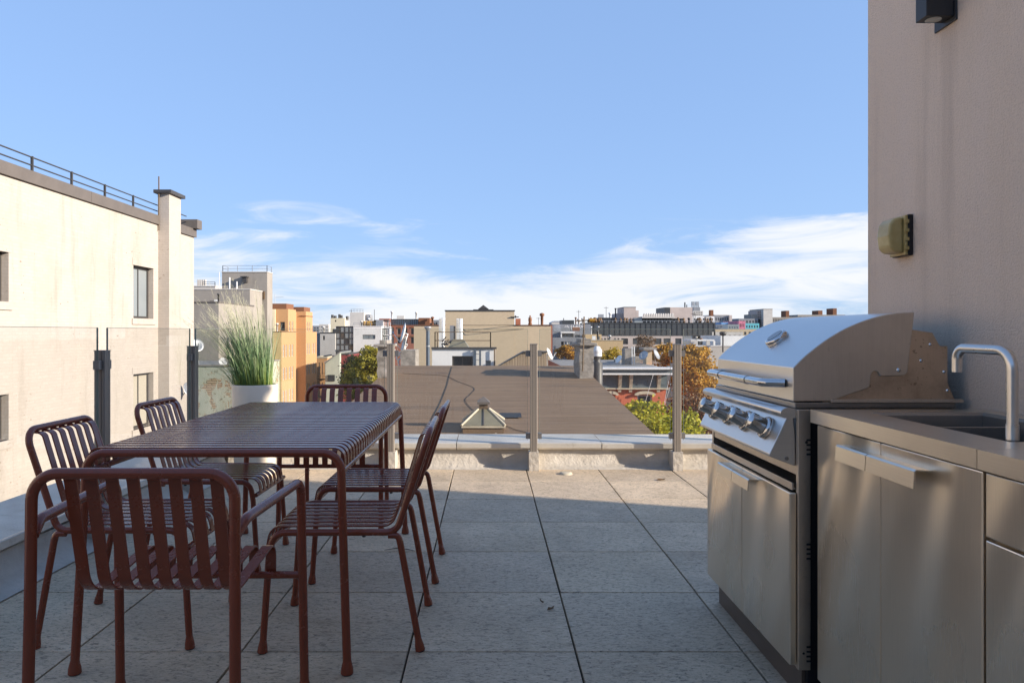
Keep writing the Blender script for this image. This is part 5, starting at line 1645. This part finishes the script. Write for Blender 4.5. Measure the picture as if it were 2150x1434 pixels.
# --- grey wall behind the orange tree
gw_ = Bld('grey_party_wall', 'long blank blue-grey wall with a white roof structure behind the orange tree', at=(24, 80))
gw_.block(PX(1448, 80), PX(1640, 80), 80, 92, PZ(727, 80), 'grey_render_light', cop=('white_paint', 0.1))
gw_.block(PX(1525, 82), PX(1640, 82), 84, 92, PZ(705, 84), 'white_paint', z0=PZ(728, 84))
m = MB().box(PX(1452, 82), PX(1500, 82), 82, 86, PZ(716, 82), PZ(713, 82))
for px_ in (1454, 1468, 1484, 1498): m.box(PX(px_, 82), PX(px_, 82) + 0.2, 82, 82.2, PZ(728, 82), PZ(716, 82))
gw_.part('roof_deck', m, 'white_paint')
m = MB().tube([(PX(1521, 79), 79.5, PZ(740, 79)), (PX(1521, 79), 79.5, PZ(704, 79))], 0.08, 6).lathe([(0, 0), (0.3, 0.1), (0.42, 0.35), (0.25, 0.5), (0, 0.5)], 10, (PX(1521, 79), 79.5, PZ(706, 79)))
gw_.part('vent_stack', m, 'dark_metal')

# --- long dark glass building
DG = 150
dg = Bld('dark_glass_building', 'long dark glass-fronted building on the right skyline above concrete bays', at=(33, DG))
x0, x1 = PX(1233, DG), PX(1502, DG)
ww = grid('f', x0 + .3, x1 - .3, PZ(704.5, DG), PZ(679, DG), 24, 1, 0.97, 0.97, 'plain', 'dark_metal', 'window_glass')
dg.block(x0, x1, DG, DG + 14, PZ(677.5, DG), 'dark_cladding', wins=ww, z0=PZ(705.5, DG), depth=0.1)
ww = []
for (a, b) in ((1304, 1318), (1328, 1363), (1373, 1388), (1392.5, 1407.5), (1417, 1430)):
    ww.append(('f', PX(a, DG), PX(b, DG), PZ(723, DG), PZ(710.5, DG), 'm3', 'dark_metal', 'window_glass'))
    ww.append(('f', PX(a, DG), PX(b, DG), PZ(742, DG), PZ(728, DG), 'm3', 'dark_metal', 'window_glass'))
for k in range(6):
    if k != 3: ww.append(('f', PX(1261 + 7 * k, DG), PX(1264.6 + 7 * k, DG), PZ(713.5, DG), PZ(710, DG)))
dg.block(PX(1258, DG), PX(1432, DG), DG - 0.3, DG + 14, PZ(705.6, DG), 'pinkish', wins=ww)
dg.block(PX(1432.2, DG), PX(1451, DG), DG - 0.25, DG + 14, PZ(705.6, DG), 'blue_grey')
dg.block(PX(1257, DG + 3), PX(1296, DG + 3), DG + 3, DG + 12, PZ(667, DG + 3), 'dark_cladding', z0=PZ(678, DG), wins=grid('f', PX(1258, DG + 3), PX(1295, DG + 3), PZ(677, DG + 3), PZ(668, DG + 3), 8, 1, 0.8, 0.8, 'plain', 'dark_metal', 'window_glass'))
dg.block(PX(1296.2, DG + 5), PX(1313, DG + 5), DG + 5, DG + 12, PZ(658, DG + 5), 'pinkish', z0=PZ(678, DG))
dg.block(PX(1310, DG + 4), PX(1335, DG + 4), DG + 4, DG + 12, PZ(645.5, DG + 4), 'pinkish', z0=PZ(678, DG), cop=('dark_metal', 0.1))
dg.block(PX(1335.2, DG + 4), PX(1341, DG + 4), DG + 4, DG + 12, PZ(652, DG + 4), 'pinkish', z0=PZ(678, DG))
dg.block(PX(1332, DG + 2), PX(1348, DG + 2), DG + 2, DG + 3.8, PZ(667, DG + 2), 'window_glass_pale', z0=PZ(686, DG))
dg.block(PX(1348.2, DG + 3), PX(1438, DG + 3), DG + 3, DG + 12, PZ(668.5, DG + 3), 'dark_cladding', z0=PZ(678, DG), wins=grid('f', PX(1349, DG + 3), PX(1437, DG + 3), PZ(678, DG + 3), PZ(669.5, DG + 3), 14, 1, 0.9, 0.85, 'plain', 'dark_metal', 'window_glass'))
dg.part('canopy', B(PX(1347, DG + 2), PX(1416, DG + 2), DG + 1.5, DG + 6, PZ(668, DG + 2), PZ(665, DG + 2)), 'pale_concrete')
for k in range(13):
    px_ = 1352 + k * 4.9
    m = MB().box(PX(px_, DG + 4), PX(px_ + 3.9, DG + 4), DG + 4, DG + 5, PZ(666, DG + 4), PZ(660, DG + 4))
    m.lathe([(0, PZ(658, DG + 4)), (0.2, PZ(658.3, DG + 4)), (0.2, PZ(660, DG + 4))], 8, (PX(px_ + 2, DG + 4), DG + 4.4, 0))
    m.build('rooftop_unit', 'pale_concrete', dg.root)
dg.block(PX(1395, DG + 8), PX(1406.5, DG + 8), DG + 7.9, DG + 16, PZ(645.5, DG + 8), 'dark_cladding', z0=PZ(678, DG))
dg.block(PX(1407, DG + 8), PX(1454, DG + 8), DG + 8, DG + 16, PZ(645.5, DG + 8), 'pinkish', z0=PZ(690, DG))
m = MB().tube([(PX(1438, DG + 9), DG + 9, PZ(646, DG + 9)), (PX(1438, DG + 9), DG + 9, PZ(635, DG + 9))], 0.14, 6).tube([(PX(1442, DG + 9), DG + 9, PZ(646, DG + 9)), (PX(1442, DG + 9), DG + 9, PZ(640, DG + 9))], 0.1, 6)
dg.part('flue', m, 'dark_metal')
m = rail(MB(), [(PX(1262, DG), DG + .5, 0), (PX(1330, DG), DG + .5, 0)], PZ(677.5, DG), PZ(673.5, DG), 0.05, 0.8, 0)
rail(m, [(PX(1350, DG), DG + .5, 0), (PX(1500, DG), DG + .5, 0)], PZ(677.5, DG), PZ(674, DG), 0.05, 0.8, 0)
dg.part('roof_railing', m, 'galv')
rs_ = random.Random(4)
m = MB()
for k in range(34):
    px_ = rs_.choice((rs_.uniform(1236, 1262), rs_.uniform(1290, 1350), rs_.uniform(1420, 1498)))
    m.lathe([(0, 0), (0.3, 0.1), (0.35, 0.4), (0.15, rs_.uniform(0.6, 1.1)), (0, 1.1)], 6, (PX(px_, DG + 1.5), DG + 1.5, PZ(677.5, DG)))
tag(dg.part('roof_plants', m, 'leaf_brown'), kind='stuff')

tw = Bld('ochre_low_house', 'low ochre brick house right of the antenna pole', at=(16, 90))
tw.block(PX(1229, 96), PX(1263, 96), 96, 104, PZ(702, 96), 'yellow_tan', wins=[('f', PX(1252.5, 96), PX(1259, 96), PZ(714, 96), PZ(706, 96), 'plain', 'white_metal', 'window_glass_pale')])
tw.block(PX(1233, 90), PX(1308, 90), 90, 95.9, PZ(715, 90), 'yellow_tan', cop=('cornice_tan', 0.08))
gh2 = Bld('blue_grey_house', 'blue-grey house with a white loggia left of the antenna pole', at=(10, 95))
gh2.block(PX(1161, 95), PX(1230, 95), 95, 104, PZ(709, 95), 'blue_grey', wins=[('f', PX(1178, 95), PX(1184, 95), PZ(726, 95), PZ(717, 95)), ('f', PX(1177, 95), PX(1181, 95), PZ(736, 95), PZ(730, 95)), ('f', PX(1191, 95), PX(1202, 95), PZ(726, 95), PZ(717, 95), 'm2', 'white_paint', 'window_glass_pale'), ('f', PX(1184.3, 95), PX(1190, 95), PZ(726, 95), PZ(717, 95), 'plain', 'white_paint', 'window_glass_pale')])
gh2.block(PX(1160, 96.5), PX(1222, 96.5), 96.5, 103, PZ(695, 96.5), 'blue_grey', z0=PZ(709, 96), wins=[('f', PX(1179, 96.5), PX(1204, 96.5), PZ(708, 96.5), PZ(700, 96.5), 'm3', 'white_paint', 'window_glass'), ('f', PX(1207, 96.5), PX(1218, 96.5), PZ(709, 96.5), PZ(703, 96.5), 'm3', 'white_paint', 'window_glass_pale')], depth=0.5)
m = MB().box(PX(1177, 96), PX(1206, 96), 95.6, 96.45, PZ(699.5, 96), PZ(696.5, 96))
m.box(PX(1177, 96), PX(1179.5, 96), 95.7, 96.0, PZ(709, 96), PZ(699.5, 96))
gh2.part('loggia', m, 'white_paint')
gt = Bld('graffiti_parapet', 'dark parapet covered in white graffiti on the skyline left of the antenna pole', at=(14, 140))
gt.block(PX(1160, 140), PX(1240, 140), 140, 150, PZ(681, 140), 'blue_grey')
gt.block(PX(1181, 141), PX(1205.5, 141), 141, 147, PZ(672.5, 141), 'dark_cladding', z0=PZ(681, 140) - .1)
gt.part('aerial', MB().tube([(PX(1184, 141), 141.5, 3), (PX(1184, 141), 141.5, PZ(668, 141))], 0.08, 6), 'dark_metal')
# the painted letters, flat brush strokes on the parapet
m = MB()
def stroke(pts):
    for a, b in zip(pts, pts[1:]):
        A, B_ = Vector((PX(a[0], 139.9), PZ(a[1], 139.9))), Vector((PX(b[0], 139.9), PZ(b[1], 139.9)))
        n_ = (B_ - A).normalized(); n_ = Vector((-n_.y, n_.x)) * 0.07
        m.add([(A.x - n_.x, 139.985, A.y - n_.y), (B_.x - n_.x, 139.985, B_.y - n_.y), (B_.x + n_.x, 139.985, B_.y + n_.y), (A.x + n_.x, 139.985, A.y + n_.y)], [(0, 1, 2, 3)])
for s_ in ([(1186, 687), (1188, 683), (1190, 687)], [(1187, 685.5), (1189.5, 685.5)], [(1192, 683), (1192, 687), (1195, 687)], [(1198, 688), (1198, 683), (1201, 684), (1198, 685.5), (1201.5, 687), (1198, 688)],
           [(1204, 683), (1204, 688), (1207, 688)], [(1209, 688), (1211, 683), (1213, 688)], [(1215, 683), (1218, 683), (1215, 688), (1219, 688)], [(1199, 690), (1203, 693), (1206, 690)], [(1208, 690), (1208, 694), (1211, 690), (1212, 694)], [(1214, 690), (1217, 690), (1216, 694)], [(1220, 684), (1222, 688), (1224, 684)]):
    stroke(s_)
gt.part('graffiti', m, 'white_paint')
hz_ = Bld('hazy_white_block', 'pale hazy block on the skyline left of the graffiti parapet', at=(15, 240))
hz_.block(PX(1158, 240), PX(1180, 240), 240, 250, PZ(677, 240), 'pale_concrete')
hz_.part('roof', MB().prism([(PX(1158, 240), PZ(677, 240)), (PX(1180, 240), PZ(677, 240)), (PX(1176, 240), PZ(674, 240)), (PX(1164, 240), PZ(674, 240))], 240.2, 249, 'XZ'), 'galv')

# --- far right skyline
def far(name, label, a, b, tp, d, mt, nu=6, nv=2, bot=700, dep=15, frame='frame_dark', glass='window_glass', fw=0.5, fh=0.55, cop=None):
    f = Bld(name, label, group='distant skyline buildings', at=(PX((a + b) / 2, d), d))
    f.block(PX(a, d), PX(b, d), d, d + dep, PZ(tp, d), mt, wins=grid('f', PX(a, d) + .2, PX(b, d) - .2, PZ(bot, d), PZ(tp, d) - .4, nu, nv, fw, fh, 'plain', frame, glass) if nu else (), cop=cop)
    return f
f = far('terraced_flats', 'stepped pale flats with cooling units right of the long glass building', 1454, 1500, 664, 240, 'white_paint', 7, 3, 690)
f.block(PX(1455, 241), PX(1476, 241), 241, 250, PZ(653, 241), 'pale_concrete', z0=PZ(665, 240), wins=grid('f', PX(1456, 241), PX(1475, 241), PZ(663, 241), PZ(654, 241), 5, 2, 0.6, 0.5))
f.block(PX(1456, 242), PX(1470, 242), 242, 250, PZ(645, 242), 'blue_grey', z0=PZ(654, 241))
for px_ in (1453, 1461.5):
    m = MB().box(PX(px_, 243), PX(px_ + 6, 243), 243, 244, PZ(641, 243), PZ(633.5, 243))
    for q_ in (0.5, 4.8): m.box(PX(px_ + q_, 243), PX(px_ + q_ + 0.8, 243), 243, 244, PZ(646, 243), PZ(641, 243))
    m.build('cooling_unit', 'galv', f.root)
f.part('chimney', B(PX(1492, 241), PX(1498, 241), 241, 243, PZ(665, 241), PZ(651, 241)), 'brown_brick')
far('far_flats', 'far blue-grey flats just left of the coloured mural blocks', 1500, 1531, 662.5, 260, 'blue_grey', 6, 3, 695, cop=('pale_concrete', 0.3))
far('salmon_slab', 'thin salmon end wall beside the far blue-grey flats', 1531.3, 1537, 662, 259, 'pinkish', 0, 0)
far('blue_mural_house', 'small house painted bright blue on the right skyline', 1515, 1529, 677, 230, 'sky_blue_paint', 3, 1, 690)
far('pale_blue_house', 'pale blue-white house right of the bright blue one', 1528, 1552, 681, 220, 'window_glass_pale', 4, 2, 700, frame='frame_light', glass='window_glass_pale')
far('pink_mural_house', 'pink painted house by the stepped tower on the right skyline', 1551, 1565, 674, 225, 'pink_paint', 3, 1, 690)
far('teal_house', 'teal painted house under the stepped tower on the right skyline', 1564, 1594, 679, 235, 'teal_paint', 5, 1, 690)
far('tan_rooftops', 'tan low rooftops along the right skyline under the mural houses', 1500, 1600, 691, 200, 'tan_wall', 10, 1, 706)
f = far('stepped_tower', 'stepped grey tower block with a pale slab on the right skyline', 1551, 1592, 669, 300, 'blue_grey', 6, 2, 690)
f.block(PX(1578, 301), PX(1590, 301), 301, 310, PZ(660, 301), 'grey_render', z0=PZ(670, 300))
f.block(PX(1589, 302), PX(1603, 302), 302, 312, PZ(652, 302), 'pinkish', z0=PZ(670, 300), wins=grid('f', PX(1590, 302), PX(1602, 302), PZ(668, 302), PZ(653, 302), 3, 3, 0.4, 0.5))
f.block(PX(1603, 299), PX(1622, 299), 299, 315, PZ(650, 299), 'pale_concrete', cop=('grey_render', 0.3))
f = far('long_far_slab', 'long low far slab with a brown chimney block left of the grill hood', 1622, 1676, 666, 420, 'grey_render', 16, 2, 690)
f.part('chimney_block', B(PX(1650, 421), PX(1657, 421), 421, 428, PZ(666, 421), PZ(652.5, 421)), 'brown_brick')
f = far('far_estate', 'far grey estate with two brown roof blocks just above the grill hood', 1675, 1775, 661, 460, 'grey_render', 30, 2, 690)
f.part('roof_block', B(PX(1718, 461), PX(1727, 461), 461, 470, PZ(661, 461), PZ(652, 461)), 'brown_brick')
f.part('roof_block', B(PX(1749, 461), PX(1757, 461), 461, 470, PZ(661, 461), PZ(647.5, 461)), 'brown_brick')
far('low_rooftops', 'low pale rooftops beyond the grey party wall, right of the orange tree', 1495, 1560, 697, 150, 'pale_concrete', 6, 1, 712)

# ------------------------------------------------------------------ trees
def tree(name, label, base, clumps, leaf, nleaf, size, trunk_r=0.22, bare=0.0, seed=1, lmat=None):
    rd = random.Random(seed)
    ro = empty(name, (base[0], base[1], GROUND), label, 'tree', 'autumn trees among the houses')
    m = MB()
    cc = sum((Vector(c[:3]) for c in clumps), Vector()) / len(clumps)
    fork = Vector((base[0], base[1], cc.z - max(c[3] for c in clumps) * 1.1))
    m.tube([(base[0], base[1], GROUND), (base[0] + .1, base[1], (GROUND + fork.z) / 2), fork], [trunk_r, trunk_r * .85, trunk_r * .7], 8)
    for c in clumps:
        e = Vector(c[:3])
        midp = fork.lerp(e, 0.5) + Vector((rd.uniform(-.3, .3), rd.uniform(-.3, .3), 0.3))
        m.tube([fork, midp, e], [trunk_r * .5, trunk_r * .3, trunk_r * .12], 6)
        for k in range(6):
            d = Vector((rd.gauss(0, 1), rd.gauss(0, 1), rd.gauss(.3, 1))).normalized() * c[3] * rd.uniform(.7, 1.05)
            m.tube([e - d * .05, e + d * .5, e + d], [trunk_r * .12, trunk_r * .07, trunk_r * .02], 4, caps=False)
    m.build('trunk', 'bark', ro)
    V, F = [], []
    tot = sum(c[3] ** 2 for c in clumps)
    off = OFF[ro]
    for c in clumps:
        e, r = Vector(c[:3]), c[3]
        # leaves hang in small twig sprays spread through the clump
        nsp = max(8, int(nleaf * r * r / tot / 14))
        for k in range(nsp):
            d = Vector((rd.gauss(0, 1), rd.gauss(0, 1), rd.gauss(0, 1))).normalized()
            sc_ = e + Vector((d.x * r, d.y * r, d.z * r * .85)) * (rd.random() ** 0.45) * rd.uniform(.8, 1.12)
            sr = r * rd.uniform(.10, .24)
            for j in range(14):
                p = sc_ + Vector((rd.gauss(0, sr), rd.gauss(0, sr), rd.gauss(0, sr * .8)))
                a = Vector((rd.gauss(0, 1), rd.gauss(0, 1), rd.gauss(-.3, .7))).normalized() * size * rd.uniform(.6, 1.2)
                b = a.orthogonal().normalized()
                b = (Matrix.Rotation(rd.uniform(0, 6.28), 3, a.normalized()) @ b) * size * .38
                i0 = len(V)
                V.extend([p - off, p + a * .5 + b - off, p + a - off, p + a * .5 - b - off])
                F.append((i0, i0 + 1, i0 + 2, i0 + 3))
    me = bpy.data.meshes.new('crown')
    me.from_pydata([tuple(v) for v in V], [], F)
    me.materials.append(MATS[leaf])
    co = bpy.data.objects.new('crown', me)
    C.objects.link(co); co.parent = ro
    return ro
def cl_(px, py, d, r): return (PX(px, d), d, PZ(py, d), r)
tree('street_tree', 'green-yellow tree in front of the red house, right of the tar roof', (6.0, 27.5), [cl_(1345, 880, 27, 0.62), cl_(1322, 862, 27.4, 0.42), cl_(1375, 868, 27.4, 0.6), cl_(1395, 895, 26.6, 0.6), cl_(1360, 915, 26, 0.9),
     cl_(1440, 882, 27, 0.5), cl_(1425, 905, 26.6, 0.7), cl_(1380, 940, 26.6, 1.2), cl_(1450, 905, 27.4, 0.45), cl_(1340, 850, 28, .35), cl_(1400, 960, 27.5, 1.6)], 'leaf_yellowgreen', 9000, 0.15, 0.16, seed=2)
tree('street_tree', 'brown-orange tree with dark lower crown right of the red house', (14.3, 50), [cl_(1440, 760, 49, 0.75), cl_(1465, 748, 50, 0.7), cl_(1410, 745, 51, 0.7), cl_(1480, 775, 49, 0.8), cl_(1462, 805, 48, 1.15), cl_(1430, 800, 50, 0.9),
     cl_(1490, 815, 50, 0.9), cl_(1395, 755, 52, 0.6), cl_(1450, 735, 52, .6), cl_(1385, 735, 53, 0.5), cl_(1405, 728, 53, .45), cl_(1475, 740, 51, .5)], 'leaf_orange', 9000, 0.20, 0.2, seed=3)
tree('street_tree', 'lower crown of the orange tree beside the grill, shade painted in brown', (13.6, 46), [cl_(1455, 850, 45, 1.2), cl_(1485, 870, 45, 1.3), cl_(1430, 860, 46, 1.0), cl_(1470, 910, 45, 1.6), cl_(1440, 905, 46, 1.3), cl_(1500, 900, 46, 1.2)], 'leaf_brown', 6500, 0.20, 0.2, seed=4)  # orange tree's shaded lower crown; the brown leaf colour carries the shade
tree('street_tree', 'bright yellow tree behind the white dome vent', (10.0, 58), [cl_(1280, 750, 57, 0.75), cl_(1269, 758, 57, 0.65), cl_(1293, 756, 57, 0.6), cl_(1280, 775, 58, 1.0), cl_(1288, 741, 58, .5)], 'leaf_yellow', 5200, 0.17, 0.14, seed=5)
tree('street_tree', 'olive-green tree left of the end armchair back', (-13.6, 82), [cl_(768, 745, 81, 0.95), cl_(783, 752, 81, 0.9), cl_(752, 762, 82, 1.0), cl_(780, 775, 81, 1.2), cl_(745, 790, 80, 1.4), cl_(765, 800, 80, 1.6), cl_(790, 795, 82, 1.0), cl_(735, 805, 81, 1.2),
     cl_(775, 735, 82, .6), cl_(755, 825, 80, 1.9), cl_(788, 742, 81, .8), cl_(793, 768, 80, .9), cl_(770, 760, 80, 1.0), cl_(783, 820, 80, 1.5)], 'leaf_green', 13000, 0.28, 0.22, seed=6)
tree('conifer_tree', 'dark conifer on the left flank of the olive-green tree', (-15.2, 84), [cl_(738, 755, 84, 0.6), cl_(734, 770, 84, 0.8), cl_(732, 785, 84, 0.95), cl_(732, 800, 84, 1.1)], 'leaf_conifer', 3500, 0.25, 0.2, seed=7)
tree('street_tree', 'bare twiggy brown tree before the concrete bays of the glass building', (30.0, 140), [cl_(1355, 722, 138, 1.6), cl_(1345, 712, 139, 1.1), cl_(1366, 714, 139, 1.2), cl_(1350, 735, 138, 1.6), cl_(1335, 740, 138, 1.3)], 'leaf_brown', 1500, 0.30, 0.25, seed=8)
tree('street_tree', 'small orange tree behind the dishes on the red house roof', (13.9, 66), [cl_(1395, 740, 64, 0.7), cl_(1385, 752, 64, 0.7), cl_(1372, 745, 65, 0.4)], 'leaf_orange', 2400, 0.22, 0.16, seed=9)
tree('street_tree', 'small yellow-brown bush tree between the blue-grey house and the chimney', (11.2, 80), [cl_(1190, 735, 79, 0.7), cl_(1176, 742, 79, 0.6), cl_(1200, 745, 79, 0.7)], 'leaf_orange', 1800, 0.25, 0.15, seed=10)

# unseen block added behind the viewer: dims what the glass and steel mirror
bh = Bld('reflection_dimmer', 'mid-rise block added unseen behind the viewer to dim reflections in the glass', at=(-4, -16))
bh.block(-24, 14, -26, -15, 5.6, 'grey_render', cop=('fascia_metal', 0.15))
m = MB()
for k in range(6):
    for z in (-1.4, 2.0):
        x = -21 + 5.6 * k
        o_ = B(x, x + 1.1, -15.0, -14.94, z, z + 1.7).build('window', 'window_glass', bh.root)

# ------------------------------------------------------------------ small things
rk = random.Random(21)
def clutter(b, px0, px1, py, d, n, mats=('galv', 'dark_metal', 'white_metal', 'pale_concrete', 'brown_brick')):
    """vents, pots and masts standing on a roof whose edge is seen at height py"""
    z = PZ(py, d)
    for k in range(n):
        x = PX(rk.uniform(px0, px1), d); y = d + rk.uniform(0.6, 3.0)
        sc_ = d / 110
        kind = rk.random()
        if kind < 0.35:
            w, h = rk.uniform(.25, .6) * sc_, rk.uniform(.4, 1.1) * sc_
            b.part('roof_unit', B(x - w, x + w, y, y + w, z - .2, z + h), rk.choice(mats))
        elif kind < 0.7:
            r_, h = rk.uniform(.08, .16) * sc_, rk.uniform(.5, 1.4) * sc_
            b.part('vent_stack', MB().lathe([(r_, z - .2), (r_, z + h), (r_ * 1.7, z + h), (r_ * 1.7, z + h + r_ * 1.5), (0, z + h + r_ * 2)], 8, (x, y, 0)), rk.choice(mats))
        else:
            h = rk.uniform(1.0, 2.2) * sc_
            m = MB().tube([(x, y, z - .2), (x, y, z + h)], 0.035 * sc_, 5)
            m.tube([(x - .35 * sc_, y, z + h * .9), (x + .35 * sc_, y, z + h * .9)], 0.025 * sc_, 5)
            b.part('mast', m, 'dark_metal')
clutter(wm, 745, 797, 686, 115, 5)
clutter(rb, 905, 938, 684, 200, 4)
clutter(rb, 822, 876, 670, 203, 3)
clutter(gb, 408, 455, 636, 60, 3)
clutter(dg, 1262, 1300, 667, 153, 4)
clutter(dg, 1440, 1498, 677.5, 150, 6)
clutter(gh2, 1165, 1220, 695, 96.5, 4)
clutter(tw, 1236, 1302, 715, 90, 4)
clutter(tw, 1232, 1260, 702, 96, 2)
clutter(gw_, 1455, 1520, 727, 80, 5)
clutter(gt, 1205, 1238, 681, 140, 4)
clutter(gh, 674, 702, 700, 130, 3)
clutter(ch_, 726, 733, 672, 160, 2)
clutter(ob, 564, 590, 697, 90, 2)
clutter(tn_, 1095, 1155, 684, 60, 2)
def leaf(label, x, y, a, L=0.035, mat='leaf_brown'):
    c_, s_ = math.cos(a), math.sin(a)
    pts_ = [(-L, 0, .004), (-L * .3, L * .45, .012), (L * .5, L * .35, .008), (L, 0, .016), (L * .5, -L * .35, .006), (-L * .3, -L * .4, .010)]
    v_ = [(x + p[0] * c_ - p[1] * s_, y + p[0] * s_ + p[1] * c_, p[2]) for p in pts_] + [(x, y, .003)]
    o = MB().add(v_, [(6, 0, 1), (6, 1, 2), (6, 2, 3), (6, 3, 4), (6, 4, 5), (6, 5, 0)]).build('fallen_leaf', mat)
    tag(o, label, 'leaf', 'dry leaves blown on the pavers')
leaf('dry brown leaf on the paver joint in the middle of the floor', 0.255, 3.03, 0.6, 0.019)
leaf('small dry leaf just behind the one on the middle joint', 0.225, 3.11, 2.1, 0.013)
leaf('curled dry leaf by the parapet in the sun near the grill', 1.33, 5.68, 0.2, 0.04)
m = MB().tube([(-0.545, 3.845, 0.006), (-0.49, 3.862, 0.010), (-0.43, 3.855, 0.008), (-0.385, 3.835, 0.005)], [0.0015, 0.0028, 0.0026, 0.001], 6)
tag(m.build('twig', 'bark'), 'thin dry twig lying between the feet of the right-hand chairs', 'twig')
